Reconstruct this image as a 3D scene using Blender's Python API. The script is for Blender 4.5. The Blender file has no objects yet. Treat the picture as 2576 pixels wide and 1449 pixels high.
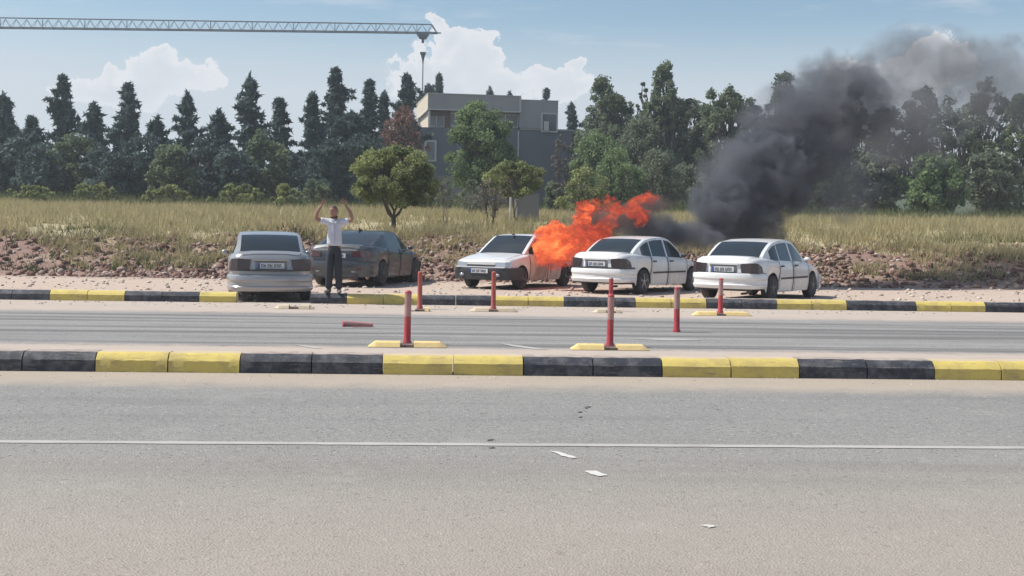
import bpy, math, random
import numpy as np
from mathutils import Vector, Matrix

R = math.radians
S = bpy.context.scene
C = S.collection
rng = np.random.default_rng(7)
random.seed(7)

# ------------------------------------------------------------------ camera
FOC = 3200.0            # focal length in units of a 2576 px wide picture
YAW, PITCH, ROLL = R(3.5), math.atan(152 / 3200), R(0.95)
EYE = Vector((0, 0, 1.5))
fwd = Vector((math.sin(YAW) * math.cos(PITCH), math.cos(YAW) * math.cos(PITCH), -math.sin(PITCH)))
rt0 = Vector((math.cos(YAW), -math.sin(YAW), 0))
up0 = rt0.cross(fwd)
rgt = math.cos(ROLL) * rt0 + math.sin(ROLL) * up0
upv = math.cos(ROLL) * up0 - math.sin(ROLL) * rt0
cam_d = bpy.data.cameras.new('camera')
cam = bpy.data.objects.new('camera', cam_d)
C.objects.link(cam)
m = Matrix((rgt, upv, -fwd)).transposed().to_4x4()
m.translation = EYE
cam.matrix_world = m
cam_d.sensor_width = 36
cam_d.lens = FOC / 2576 * 36
cam_d.clip_start = 0.1
cam_d.clip_end = 4000
S.camera = cam

# ------------------------------------------------------------------ sky, sun, exposure
SUN = Vector((-0.97, 0.17, 0)).normalized()
EL = R(53)
sun_dir = Vector((SUN.x * math.cos(EL), SUN.y * math.cos(EL), math.sin(EL)))
ld = bpy.data.lights.new('sun', 'SUN')
ld.energy = 4.9
ld.angle = R(0.5)
ld.color = (1.0, 0.955, 0.89)
lo = bpy.data.objects.new('sun', ld)
C.objects.link(lo)
lo.rotation_euler = sun_dir.to_track_quat('Z', 'Y').to_euler()
S.view_settings.view_transform = 'Standard'
S.view_settings.look = 'None'
S.view_settings.gamma = 1
S.view_settings.use_curve_mapping = False
S.view_settings.exposure = 0.10
S.cycles.use_denoising = True
S.cycles.max_bounces = 5
S.cycles.diffuse_bounces = 2
S.cycles.glossy_bounces = 3
S.cycles.transmission_bounces = 3
S.cycles.volume_bounces = 1
S.cycles.transparent_max_bounces = 12
S.cycles.sample_clamp_indirect = 6
S.cycles.caustics_reflective = False
S.cycles.caustics_refractive = False


class NT:
    """tiny node helper"""
    def __init__(s, tree):
        s.t = tree
        s.t.nodes.clear()

    def n(s, typ, **kw):
        nd = s.t.nodes.new(typ)
        for k, v in kw.items():
            if k == 'ins':
                for i, val in v.items():
                    if isinstance(val, bpy.types.NodeSocket):
                        s.t.links.new(val, nd.inputs[i])
                    else:
                        nd.inputs[i].default_value = val
            else:
                setattr(nd, k, v)
        return nd

    def m(s, op, a, b=0.0, c=None, clamp=False):
        d = {0: a, 1: b}
        if c is not None:
            d[2] = c
        nd = s.n('ShaderNodeMath', operation=op, ins=d)
        nd.use_clamp = clamp
        return nd.outputs[0]

    def mix(s, f, a, b):
        nd = s.n('ShaderNodeMix', data_type='RGBA')
        for i, v in ((0, f), (6, a), (7, b)):
            if isinstance(v, bpy.types.NodeSocket):
                s.t.links.new(v, nd.inputs[i])
            else:
                nd.inputs[i].default_value = v if i == 0 or len(v) == 4 else (*v, 1)
        return nd.outputs[2]

    def noise(s, vec, scale, detail=3, rough=0.55, dist=0.0):
        nd = s.n('ShaderNodeTexNoise', ins={'Scale': scale, 'Detail': detail, 'Roughness': rough, 'Distortion': dist})
        if vec is not None:
            s.t.links.new(vec, nd.inputs['Vector'])
        return nd.outputs[0]

    def ramp(s, f, *stops, interp='LINEAR'):
        nd = s.n('ShaderNodeValToRGB')
        nd.color_ramp.interpolation = interp
        el = nd.color_ramp.elements
        while len(el) < len(stops):
            el.new(0.5)
        for e, (p, c) in zip(el, stops):
            e.position = p
            e.color = (c, c, c, 1) if isinstance(c, (int, float)) else (*c, 1)
        s.t.links.new(f, nd.inputs[0])
        return nd.outputs[0]

    def maprange(s, v, a, b, c=0.0, d=1.0, smooth=True):
        nd = s.n('ShaderNodeMapRange', interpolation_type='SMOOTHSTEP' if smooth else 'LINEAR',
                 ins={0: v, 1: a, 2: b, 3: c, 4: d})
        return nd.outputs[0]


world = bpy.data.worlds.new('World')
S.world = world
world.use_nodes = True
w = NT(world.node_tree)
sky = w.n('ShaderNodeTexSky', sky_type='NISHITA', sun_disc=False, sun_elevation=EL,
          sun_rotation=math.atan2(SUN.x, SUN.y), altitude=300, air_density=1.0, dust_density=1.6, ozone_density=1.5)
tc = w.n('ShaderNodeTexCoord')
sep = w.n('ShaderNodeSeparateXYZ', ins={0: tc.outputs['Generated']})
yy = w.m('MAXIMUM', sep.outputs[1], 0.02)
uu = w.m('DIVIDE', sep.outputs[0], yy)       # tangent plane ahead of the street
vv = w.m('DIVIDE', sep.outputs[2], yy)
uv = w.n('ShaderNodeCombineXYZ', ins={0: uu, 1: vv, 2: 0.0}).outputs[0]
n1 = w.noise(uv, 14, 6, 0.6)
n2 = w.noise(uv, 34, 5, 0.65)
wrp = []
for k_ in (0, 1):
    off_ = w.n('ShaderNodeMapping', ins={0: uv, 1: (3.7 * k_ + 1, 9.1 * k_, 0)}).outputs[0]
    a1 = w.m('MULTIPLY', w.m('SUBTRACT', w.noise(off_, 22, 2, 0.5), 0.5), 0.060)
    a2 = w.m('MULTIPLY', w.m('SUBTRACT', w.noise(off_, 75, 5, 0.65), 0.5), 0.026)
    wrp.append(w.m('ADD', a1, a2))
uw = w.m('ADD', uu, wrp[0])
vw = w.m('ADD', vv, wrp[1])


def blob(cx, cy, rx, ry):
    a = w.m('DIVIDE', w.m('SUBTRACT', uw, cx), rx)
    b = w.m('DIVIDE', w.m('SUBTRACT', vw, cy), ry)
    r2 = w.m('ADD', w.m('MULTIPLY', a, a), w.m('MULTIPLY', b, b))
    return w.m('SUBTRACT', 1.0, r2)


def sky_uv(px, py):
    d = fwd + rgt * ((px - 1288) / FOC) + upv * ((724.5 - py) / FOC)
    return d.x / d.y, d.z / d.y


cl = None
for px, py, rx, ry in ((1112, 62, 30, 26), (1140, 105, 62, 45), (1198, 150, 68, 66), (1075, 165, 74, 52), (1015, 185, 45, 42),
                       (1130, 205, 170, 75), (1225, 150, 42, 32), (1440, 165, 22, 26), (1400, 215, 120, 52), (1240, 230, 130, 70),
                       (420, 190, 130, 60), (300, 215, 200, 50), (2230, 190, 170, 60), (2380, 150, 90, 60)):
    u, v = sky_uv(px, py)
    b = blob(u, v, rx / FOC, ry / FOC)
    cl = b if cl is None else w.m('SMOOTH_MAX', cl, b, 0.25)
edge = w.m('ADD', w.m('MULTIPLY', w.m('SUBTRACT', n1, 0.5), 0.9), w.m('MULTIPLY', w.m('SUBTRACT', n2, 0.5), 1.1))
dens = w.m('ADD', cl, edge)
cmask = w.m('MULTIPLY', w.maprange(dens, 0.02, 0.22), w.maprange(vw, 0.02, 0.14, 0.35, 1.0))
# elsewhere in the sky: scattered soft clouds of the same kind
dome = w.noise(tc.outputs['Generated'], 2.4, 6, 0.6)
far_mask = w.m('MULTIPLY', w.maprange(dome, 0.55, 0.72), w.maprange(sep.outputs[1], 0.9, 0.6))
far_mask = w.m('MULTIPLY', far_mask, w.maprange(sep.outputs[2], 0.0, 0.15))
# thin veil low over the horizon and wisps
stretch = w.n('ShaderNodeMapping', ins={0: uv, 3: (1.2, 7.0, 1.0)}).outputs[0]
wisp = w.noise(stretch, 5.5, 5, 0.6)
el_v = sep.outputs[2]
veil = w.m('MULTIPLY', w.maprange(el_v, 0.172, 0.088), w.m('ADD', 0.70, w.m('MULTIPLY', wisp, 0.3)))
wm = w.m('MULTIPLY', w.maprange(wisp, 0.50, 0.72), w.maprange(el_v, 0.30, 0.12))
veil = w.m('MAXIMUM', veil, w.m('MULTIPLY', wm, 0.55), clamp=True)
tint = w.n('ShaderNodeMix', data_type='RGBA', blend_type='MULTIPLY', ins={0: 1.0, 6: sky.outputs[0], 7: (1.28, 1.38, 1.36, 1)}).outputs[2]
c1 = w.mix(veil, tint, (7.3, 7.75, 8.45))
shade = w.mix(w.maprange(dens, 0.15, 1.35), (9.2, 9.3, 9.6), (7.3, 7.7, 8.4))
shade = w.mix(w.m('MULTIPLY', w.maprange(n2, 0.44, 0.68), 0.55), shade, (9.0, 9.1, 9.4))
c2 = w.mix(w.m('MULTIPLY', w.m('MAXIMUM', cmask, far_mask), 0.93), c1, shade)
bg = w.n('ShaderNodeBackground', ins={0: c2, 1: 0.085})
wo = w.n('ShaderNodeOutputWorld', ins={0: bg.outputs[0]})


# ------------------------------------------------------------------ placing helpers
def ray(px, py):
    return fwd + rgt * ((px - 1288) / FOC) + upv * ((724.5 - py) / FOC)


def at(px, py, Y):
    d = ray(px, py)
    return EYE + d * (Y / d.y)


def G(px, py, z=0.0):
    d = ray(px, py)
    return EYE + d * ((z - 1.5) / d.z)


LOT = -0.08
HAZE = 0.00065


def _h2(ix, iy, seed):
    v = np.sin(ix * 127.1 + iy * 311.7 + seed * 74.7) * 43758.5453
    return v - np.floor(v)


def vnoise(x, y, seed=0):
    ix, iy = np.floor(x), np.floor(y)
    fx, fy = x - ix, y - iy
    fx, fy = fx * fx * (3 - 2 * fx), fy * fy * (3 - 2 * fy)
    a, b = _h2(ix, iy, seed), _h2(ix + 1, iy, seed)
    c, d = _h2(ix, iy + 1, seed), _h2(ix + 1, iy + 1, seed)
    return (a + (b - a) * fx) * (1 - fy) + (c + (d - c) * fx) * fy


def TH(x, y):
    """height of the ground"""
    x, y = np.asarray(x, float), np.asarray(y, float)
    yw = y + (vnoise(x * 0.25, y * 0 + 3, 1) - 0.5) * 2.0
    base = np.interp(yw, [24.2, 24.9, 36.5, 38.2, 40.0, 42.5, 47, 52, 60, 80, 140, 220, 400, 3000],
                     [0, LOT, LOT, 0.25, 0.78, 1.18, 1.45, 1.72, 1.98, 2.50, 3.6, 9.0, 20.0, 33.0])
    near = np.interp(y, [-1e4, 24.2, 24.9, 36], [0, 0, LOT, LOT])
    bank = np.clip((y - 36) / 2, 0, 1)
    base = near * (1 - bank) + base * bank
    n = (vnoise(x * 1.3, y * 1.3, 2) - 0.5) * 0.5 + (vnoise(x * 3.1, y * 3.1, 3) - 0.5) * 0.28
    base = base + 0.45 * np.exp(-((x + 4.4) / 1.3) ** 2 - ((y - 40.0) / 1.4) ** 2) + 0.25 * np.exp(-((x - 0.2) / 2.2) ** 2 - ((y - 40.2) / 1.0) ** 2)
    amp = np.interp(y, [36.3, 38.5, 41.5, 44, 100], [0, 0.55, 0.5, 0.2, 0.25])
    return base + n * amp


def th(x, y):
    return float(TH(x, y))


# ------------------------------------------------------------------ object helpers
def tag(o, label=None, cat=None, group=None, kind=None):
    if label: o['label'] = label
    if cat: o['category'] = cat
    if group: o['group'] = group
    if kind: o['kind'] = kind
    return o


def empty(name, loc=(0, 0, 0), rz=0.0, label=None, cat=None, group=None, kind=None):
    o = bpy.data.objects.new(name, None)
    o.empty_display_size = 0.2
    o.location = loc
    o.rotation_euler = (0, 0, rz)
    C.objects.link(o)
    return tag(o, label, cat, group, kind)


def link(name, me, mats, parent=None, loc=None):
    o = bpy.data.objects.new(name, me)
    for mt in (mats if isinstance(mats, (list, tuple)) else [mats]):
        me.materials.append(mt)
    C.objects.link(o)
    if parent is not None: o.parent = parent
    if loc is not None: o.location = loc
    return o


def np_mesh(name, V, F, smooth=False, tint=None):
    """V (n,3), F (m,k) all faces of k corners"""
    V = np.asarray(V, np.float32)
    F = np.asarray(F, np.int32)
    me = bpy.data.meshes.new(name)
    me.vertices.add(len(V))
    me.vertices.foreach_set('co', V.ravel())
    k = F.shape[1]
    me.loops.add(F.size)
    me.loops.foreach_set('vertex_index', F.ravel())
    me.polygons.add(len(F))
    me.polygons.foreach_set('loop_start', np.arange(0, F.size, k, dtype=np.int32))
    try:
        me.polygons.foreach_set('loop_total', np.full(len(F), k, np.int32))
    except Exception:
        pass
    if smooth:
        me.polygons.foreach_set('use_smooth', np.ones(len(F), bool))
    if tint is not None:
        a = me.attributes.new('tint', 'FLOAT', 'POINT')
        a.data.foreach_set('value', np.asarray(tint, np.float32))
    me.update(calc_edges=True)
    me.validate()
    return me


class MB:
    def __init__(s):
        s.v, s.f = [], []

    def add(s, vs, fs):
        o = len(s.v)
        s.v += [tuple(v) for v in vs]
        s.f += [tuple(i + o for i in f) for f in fs]
        return s

    def box(s, c, d, rz=0.0, taper=1.0, M=None):
        x, y, z = d[0] / 2, d[1] / 2, d[2] / 2
        vs = [Vector((sx * x * (taper if sz > 0 else 1), sy * y * (taper if sz > 0 else 1), sz * z))
              for sz in (-1, 1) for sy in (-1, 1) for sx in (-1, 1)]
        Rm = M if M is not None else Matrix.Rotation(rz, 3, 'Z')
        vs = [Rm @ v + Vector(c) for v in vs]
        return s.add(vs, [(0, 2, 3, 1), (4, 5, 7, 6), (0, 1, 5, 4), (2, 6, 7, 3), (0, 4, 6, 2), (1, 3, 7, 5)])

    def box2(s, a, b):
        return s.box([(a[i] + b[i]) / 2 for i in range(3)], [abs(b[i] - a[i]) for i in range(3)])

    def bar(s, a, b, r, n=6, r2=None):
        return s.tube([a, b], [r, r if r2 is None else r2], n)

    def tube(s, pts, rad, n=6, cap=True):
        pts = [Vector(p) for p in pts]
        o = len(s.v)
        for i, p in enumerate(pts):
            t = (pts[min(i + 1, len(pts) - 1)] - pts[max(i - 1, 0)]).normalized()
            a = t.orthogonal().normalized() if i == 0 else (a - t * a.dot(t)).normalized()
            b = t.cross(a)
            for k in range(n):
                an = 2 * math.pi * k / n
                s.v.append(tuple(p + (a * math.cos(an) + b * math.sin(an)) * rad[i]))
        for i in range(len(pts) - 1):
            for k in range(n):
                q, q2 = o + i * n + k, o + i * n + (k + 1) % n
                s.f.append((q, q2, q2 + n, q + n))
        if cap:
            s.f.append(tuple(o + k for k in range(n))[::-1])
            s.f.append(tuple(o + (len(pts) - 1) * n + k for k in range(n)))
        return s

    def lathe(s, prof, n=20, axis='Z', c=(0, 0, 0)):
        """prof: (radius, height) list"""
        o = len(s.v)
        for r, h in prof:
            for k in range(n):
                an = 2 * math.pi * k / n
                p = (r * math.cos(an), r * math.sin(an), h)
                if axis == 'Y': p = (p[0], h, p[1])
                s.v.append((p[0] + c[0], p[1] + c[1], p[2] + c[2]))
        for i in range(len(prof) - 1):
            for k in range(n):
                q, q2 = o + i * n + k, o + i * n + (k + 1) % n
                s.f.append((q, q2, q2 + n, q + n))
        s.f.append(tuple(o + k for k in range(n))[::-1])
        s.f.append(tuple(o + (len(prof) - 1) * n + k for k in range(n)))
        return s

    def ell(s, c, r, n=10, m=6, M=None):
        o = len(s.v)
        c = Vector(c)
        for i in range(m + 1):
            t = math.pi * i / m
            for k in range(n):
                p = 2 * math.pi * k / n
                v = Vector((r[0] * math.sin(t) * math.cos(p), r[1] * math.sin(t) * math.sin(p), r[2] * math.cos(t)))
                if M is not None: v = M @ v
                s.v.append(tuple(c + v))
        for i in range(m):
            for k in range(n):
                q, q2 = o + i * n + k, o + i * n + (k + 1) % n
                s.f.append((q, q + n, q2 + n, q2))
        return s

    def mesh(s, name, smooth=None, bevel=0.0):
        me = bpy.data.meshes.new(name)
        me.from_pydata(s.v, [], s.f)
        me.validate()
        me.update()
        import bmesh
        bm = bmesh.new()
        bm.from_mesh(me)
        bmesh.ops.remove_doubles(bm, verts=bm.verts, dist=1e-5)
        bmesh.ops.recalc_face_normals(bm, faces=bm.faces)
        if bevel:
            es = [e for e in bm.edges if len(e.link_faces) == 2 and e.calc_face_angle(0) > 0.6]
            bmesh.ops.bevel(bm, geom=es, offset=bevel, segments=2, affect='EDGES', profile=0.6)
        bm.to_mesh(me)
        bm.free()
        if smooth is not None:
            me.polygons.foreach_set('use_smooth', np.ones(len(me.polygons), bool))
            me.set_sharp_from_angle(angle=R(smooth))
        return me

    def build(s, name, mats, parent=None, smooth=None, bevel=0.0, loc=None):
        return link(name, s.mesh(name, smooth, bevel), mats, parent, loc)


# ------------------------------------------------------------------ materials
MATS = {}


def new_mat(name):
    mt = bpy.data.materials.new(name)
    mt.use_nodes = True
    MATS[name] = mt
    t = NT(mt.node_tree)
    out = t.n('ShaderNodeOutputMaterial')
    return mt, t, out


def pbr(name, col, rough=0.6, metal=0.0, var=0.15, scale=6.0, dirt=None, dirt_amt=0.0, coat=0.0, bump=0.0, spec=0.5, bscale=None):
    mt, t, out = new_mat(name)
    tcn = t.n('ShaderNodeTexCoord')
    nz = t.noise(tcn.outputs['Object'], scale, 4, 0.6)
    lo_ = tuple(c * (1 - var) for c in col)
    hi_ = tuple(min(1, c * (1 + var)) for c in col)
    c = t.mix(nz, lo_, hi_)
    if dirt is not None:
        nd = t.noise(tcn.outputs['Object'], scale * 0.45, 6, 0.7)
        c = t.mix(t.m('MULTIPLY', t.maprange(nd, 0.42, 0.68), dirt_amt), c, dirt)
    b = t.n('ShaderNodeBsdfPrincipled', ins={'Base Color': c, 'Roughness': rough, 'Metallic': metal,
                                            'Coat Weight': coat, 'Specular IOR Level': spec})
    if bump:
        nb = t.noise(tcn.outputs['Object'], bscale or scale * 4, 5, 0.65)
        bp = t.n('ShaderNodeBump', ins={'Strength': 1.0, 'Distance': bump, 'Height': nb})
        t.t.links.new(bp.outputs[0], b.inputs['Normal'])
    t.t.links.new(b.outputs[0], out.inputs[0])
    return mt


def kerb_paint(name, col, rough, var=0.1, dirt=None, dirt_amt=0.4, scale=5, bump=0.004):
    mt, t, out = new_mat(name)
    tcn = t.n('ShaderNodeTexCoord')
    O = tcn.outputs['Object']
    g = t.n('ShaderNodeNewGeometry')
    nz = t.noise(g.outputs['Position'], scale, 4, 0.6)
    c = t.mix(nz, tuple(x * (1 - var) for x in col), tuple(x * (1 + var) for x in col))
    nd = t.noise(g.outputs['Position'], scale * 0.6, 6, 0.7)
    c = t.mix(t.m('MULTIPLY', t.maprange(nd, 0.42, 0.68), dirt_amt), c, dirt)
    ch = t.noise(g.outputs['Position'], 19.0, 3, 0.8)
    c = t.mix(t.m('MULTIPLY', t.maprange(ch, 0.66, 0.74), 0.55), c, (0.34, 0.31, 0.28))
    sc_ = t.noise(t.n('ShaderNodeMapping', ins={0: g.outputs['Position'], 3: (0.7, 3.0, 7.0)}).outputs[0], 5.0, 5, 0.75)
    c = t.mix(t.m('MULTIPLY', t.maprange(sc_, 0.56, 0.66), 0.6), c, (0.22, 0.185, 0.15))
    sp = t.n('ShaderNodeSeparateXYZ', ins={0: O})
    top = t.m('MULTIPLY', t.maprange(sp.outputs[1], 0.085, 0.135), t.m('ADD', 0.55, t.m('MULTIPLY', t.maprange(nz, 0.3, 0.7), 0.4)))
    c = t.mix(top, c, (0.50, 0.41, 0.34))
    b = t.n('ShaderNodeBsdfPrincipled', ins={'Base Color': c, 'Roughness': rough, 'Specular IOR Level': 0.3})
    bp = t.n('ShaderNodeBump', ins={'Strength': 1.0, 'Distance': bump, 'Height': t.noise(g.outputs['Position'], 28.0, 5, 0.7)})
    t.t.links.new(bp.outputs[0], b.inputs['Normal'])
    t.t.links.new(b.outputs[0], out.inputs[0])
    return mt


def leaf_mat(name, dark, light, trans=0.25):
    mt, t, out = new_mat(name)
    a = t.n('ShaderNodeAttribute', attribute_name='tint')
    g = t.n('ShaderNodeNewGeometry')
    nz = t.noise(g.outputs['Position'], 0.9, 3, 0.6)
    f = t.m('ADD', t.m('MULTIPLY', a.outputs['Fac'], 0.7), t.m('MULTIPLY', t.maprange(nz, 0.3, 0.7), 0.35), clamp=True)
    c = t.mix(f, dark, light)
    d = t.n('ShaderNodeBsdfPrincipled', ins={'Base Color': c, 'Roughness': 0.75, 'Specular IOR Level': 0.15})
    tr = t.n('ShaderNodeBsdfTranslucent', ins={0: c})
    mx = t.n('ShaderNodeMixShader', ins={0: trans, 1: d.outputs[0], 2: tr.outputs[0]})
    t.t.links.new(mx.outputs[0], out.inputs[0])
    return mt


M_white = pbr('white_car_paint', (0.74, 0.75, 0.75), 0.28, var=0.04, coat=0.5, dirt=(0.50, 0.44, 0.38), dirt_amt=0.35, scale=3)
M_whitefire = pbr('scorched_white_paint', (0.70, 0.69, 0.67), 0.45, var=0.06, coat=0.2, dirt=(0.16, 0.12, 0.10), dirt_amt=0.75, scale=2.2)
M_silver = pbr('silver_car_paint', (0.36, 0.37, 0.38), 0.30, metal=0.4, var=0.04, coat=0.5, dirt=(0.40, 0.34, 0.28), dirt_amt=0.4)
M_charcoal = pbr('charcoal_car_paint', (0.055, 0.060, 0.066), 0.36, metal=0.2, var=0.05, coat=0.4, dirt=(0.15, 0.145, 0.14), dirt_amt=0.3)
M_blackpl = pbr('black_plastic', (0.032, 0.034, 0.040), 0.55, var=0.1, dirt=(0.13, 0.11, 0.10), dirt_amt=0.5)
M_under = pbr('underbody', (0.02, 0.02, 0.022), 0.9)
M_tyre = pbr('tyre_rubber', (0.035, 0.034, 0.036), 0.85, dirt=(0.16, 0.13, 0.11), dirt_amt=0.6)
M_rim = pbr('alloy_rim', (0.42, 0.42, 0.43), 0.4, metal=0.6)
M_rimg = pbr('grey_steel_rim', (0.20, 0.20, 0.21), 0.5, metal=0.4)
M_glass = pbr('car_glass', (0.022, 0.028, 0.032), 0.07, var=0.3, scale=1.5, spec=0.6)
M_tail = pbr('dark_tail_lamp', (0.09, 0.018, 0.02), 0.2, var=0.1, coat=1.0)
M_taild = pbr('smoked_tail_lamp', (0.035, 0.020, 0.022), 0.3, var=0.1, coat=0.6)
M_lamp = pbr('lamp_glass', (0.42, 0.44, 0.47), 0.12, metal=0.35, coat=1.0)
M_plate = pbr('plate_white', (0.62, 0.64, 0.66), 0.5, var=0.05)
M_ink = pbr('plate_ink', (0.04, 0.04, 0.05), 0.6)
M_blue = pbr('plate_blue', (0.02, 0.06, 0.35), 0.5)
M_kyel = kerb_paint('kerb_paint_yellow', (0.66, 0.52, 0.15), 0.75, var=0.10, dirt=(0.36, 0.27, 0.14), dirt_amt=0.5, scale=5, bump=0.004)
M_kblk = kerb_paint('kerb_paint_black', (0.040, 0.044, 0.055), 0.7, var=0.2, dirt=(0.24, 0.23, 0.23), dirt_amt=0.42, scale=7, bump=0.004)
M_red = pbr('red_post_plastic', (0.42, 0.035, 0.045), 0.5, var=0.15, dirt=(0.42, 0.20, 0.19), dirt_amt=0.6, scale=4)
M_band = pbr('faded_reflector_band', (0.42, 0.24, 0.22), 0.5, var=0.15, dirt=(0.34, 0.12, 0.12), dirt_amt=0.6, scale=8)
M_org = pbr('dull_red_post_plastic', (0.40, 0.085, 0.065), 0.55, var=0.15, dirt=(0.42, 0.26, 0.2), dirt_amt=0.5, scale=5)
M_syel = pbr('separator_yellow', (0.74, 0.56, 0.22), 0.7, var=0.12, dirt=(0.56, 0.42, 0.25), dirt_amt=0.6, scale=7, bump=0.004)
M_scr = pbr('separator_cream', (0.60, 0.50, 0.36), 0.75, var=0.12, dirt=(0.36, 0.27, 0.18), dirt_amt=0.6, scale=7, bump=0.004)
M_sdk = pbr('separator_rubber', (0.10, 0.055, 0.045), 0.8, dirt=(0.34, 0.26, 0.2), dirt_amt=0.6)
M_wallg = pbr('grey_house_render', (0.39, 0.35, 0.335), 0.85, var=0.10, scale=0.6, dirt=(0.30, 0.272, 0.265), dirt_amt=0.5)
M_wallb = pbr('bluish_house_render', (0.158, 0.158, 0.172), 0.85, var=0.08, scale=0.5, dirt=(0.125, 0.126, 0.14), dirt_amt=0.5)
M_cream = pbr('cream_render', (0.58, 0.50, 0.39), 0.85, var=0.07, scale=1.0)
M_trim = pbr('pale_trim', (0.60, 0.56, 0.52), 0.7, var=0.06)
M_brown = pbr('brown_panel', (0.16, 0.10, 0.08), 0.8, var=0.1)
M_pane = pbr('window_pane', (0.06, 0.07, 0.085), 0.12, var=0.15, spec=0.8)
M_curt = pbr('curtained_pane', (0.22, 0.22, 0.22), 0.4, var=0.3, scale=3)
M_bark = pbr('bark', (0.10, 0.082, 0.070), 0.9, var=0.25, scale=9, bump=0.01)
M_barkp = pbr('pale_bark', (0.20, 0.17, 0.145), 0.9, var=0.25, scale=9)
M_crane = pbr('crane_paint', (0.17, 0.18, 0.20), 0.6, metal=0.1)
M_steel = pbr('galvanised_steel', (0.30, 0.31, 0.32), 0.5, metal=0.4)
M_conc = pbr('concrete_grey', (0.26, 0.26, 0.262), 0.85, var=0.12, dirt=(0.19, 0.19, 0.195), dirt_amt=0.5, scale=2)
M_posty = pbr('white_post', (0.52, 0.50, 0.46), 0.7)
M_skin = pbr('skin', (0.33, 0.185, 0.135), 0.55, var=0.08, scale=12, spec=0.3)
M_hair = pbr('grey_hair', (0.10, 0.085, 0.080), 0.8, var=0.3, scale=40)
M_shirt = pbr('white_shirt_cloth', (0.56, 0.56, 0.62), 0.85, var=0.05, scale=10, bump=0.02, bscale=5)
M_trou = pbr('dark_trousers', (0.030, 0.032, 0.040), 0.85, var=0.2)
M_shoe = pbr('grey_shoe', (0.16, 0.155, 0.145), 0.7)
M_char = pbr('charred_metal', (0.03, 0.026, 0.024), 0.9, var=0.3)

L_dark = leaf_mat('dark_conifer_needles', (0.062, 0.092, 0.094), (0.150, 0.195, 0.175), 0.2)
L_mid = leaf_mat('bluish_green_leaves', (0.070, 0.102, 0.070), (0.26, 0.30, 0.175), 0.38)
L_olive = leaf_mat('olive_green_leaves', (0.085, 0.115, 0.055), (0.42, 0.45, 0.19), 0.42)
L_lush = leaf_mat('fresh_green_leaves', (0.080, 0.130, 0.068), (0.29, 0.37, 0.17), 0.42)
L_grey = leaf_mat('greyish_green_leaves', (0.10, 0.125, 0.09), (0.26, 0.285, 0.19), 0.4)
L_rust = leaf_mat('dry_reddish_leaves', (0.17, 0.095, 0.078), (0.34, 0.215, 0.175), 0.3)
L_dry = leaf_mat('dry_brown_twigs', (0.13, 0.105, 0.09), (0.27, 0.225, 0.19), 0.2)
L_grass = leaf_mat('dry_grass_blades', (0.24, 0.23, 0.11), (0.60, 0.50, 0.29), 0.35)
L_weed = leaf_mat('green_weed_blades', (0.050, 0.075, 0.030), (0.17, 0.19, 0.085), 0.3)


def ground_mat():
    mt, t, out = new_mat('sandy_ground')
    g = t.n('ShaderNodeNewGeometry')
    P = g.outputs['Position']
    sp = t.n('ShaderNodeSeparateXYZ', ins={0: P})
    Y = sp.outputs[1]
    n_s = t.noise(P, 0.5, 5, 0.6)
    n_m = t.noise(P, 3.0, 5, 0.65)
    n_f = t.noise(P, 22.0, 4, 0.7)
    lot = t.mix(n_m, (0.40, 0.30, 0.235), (0.56, 0.45, 0.37))
    red = t.mix(n_m, (0.16, 0.085, 0.068), (0.30, 0.18, 0.14))
    red = t.mix(t.maprange(n_s, 0.48, 0.66), red, (0.33, 0.245, 0.17))
    straw = t.mix(n_m, (0.28, 0.245, 0.135), (0.46, 0.39, 0.23))
    yj = t.m('ADD', Y, t.m('MULTIPLY', t.m('SUBTRACT', n_s, 0.5), 3.0))
    c = t.mix(t.maprange(yj, 35.0, 37.5), lot, red)
    c = t.mix(t.maprange(yj, 40.2, 42.2), c, straw)
    c = t.mix(t.m('MULTIPLY', t.maprange(n_f, 0.35, 0.7), 0.35), c, (0.52, 0.46, 0.40))
    c = t.mix(t.maprange(yj, 84.0, 92.0), c, t.mix(n_s, (0.05, 0.065, 0.04), (0.11, 0.12, 0.07)))
    b = t.n('ShaderNodeBsdfPrincipled', ins={'Base Color': c, 'Roughness': 0.95, 'Specular IOR Level': 0.15})
    bp = t.n('ShaderNodeBump', ins={'Strength': 1.0, 'Distance': 0.05, 'Height': n_m})
    bp2 = t.n('ShaderNodeBump', ins={'Strength': 0.9, 'Distance': 0.012, 'Height': n_f})
    t.t.links.new(bp.outputs[0], bp2.inputs['Normal'])
    t.t.links.new(bp2.outputs[0], b.inputs['Normal'])
    t.t.links.new(b.outputs[0], out.inputs[0])
    return mt


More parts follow.
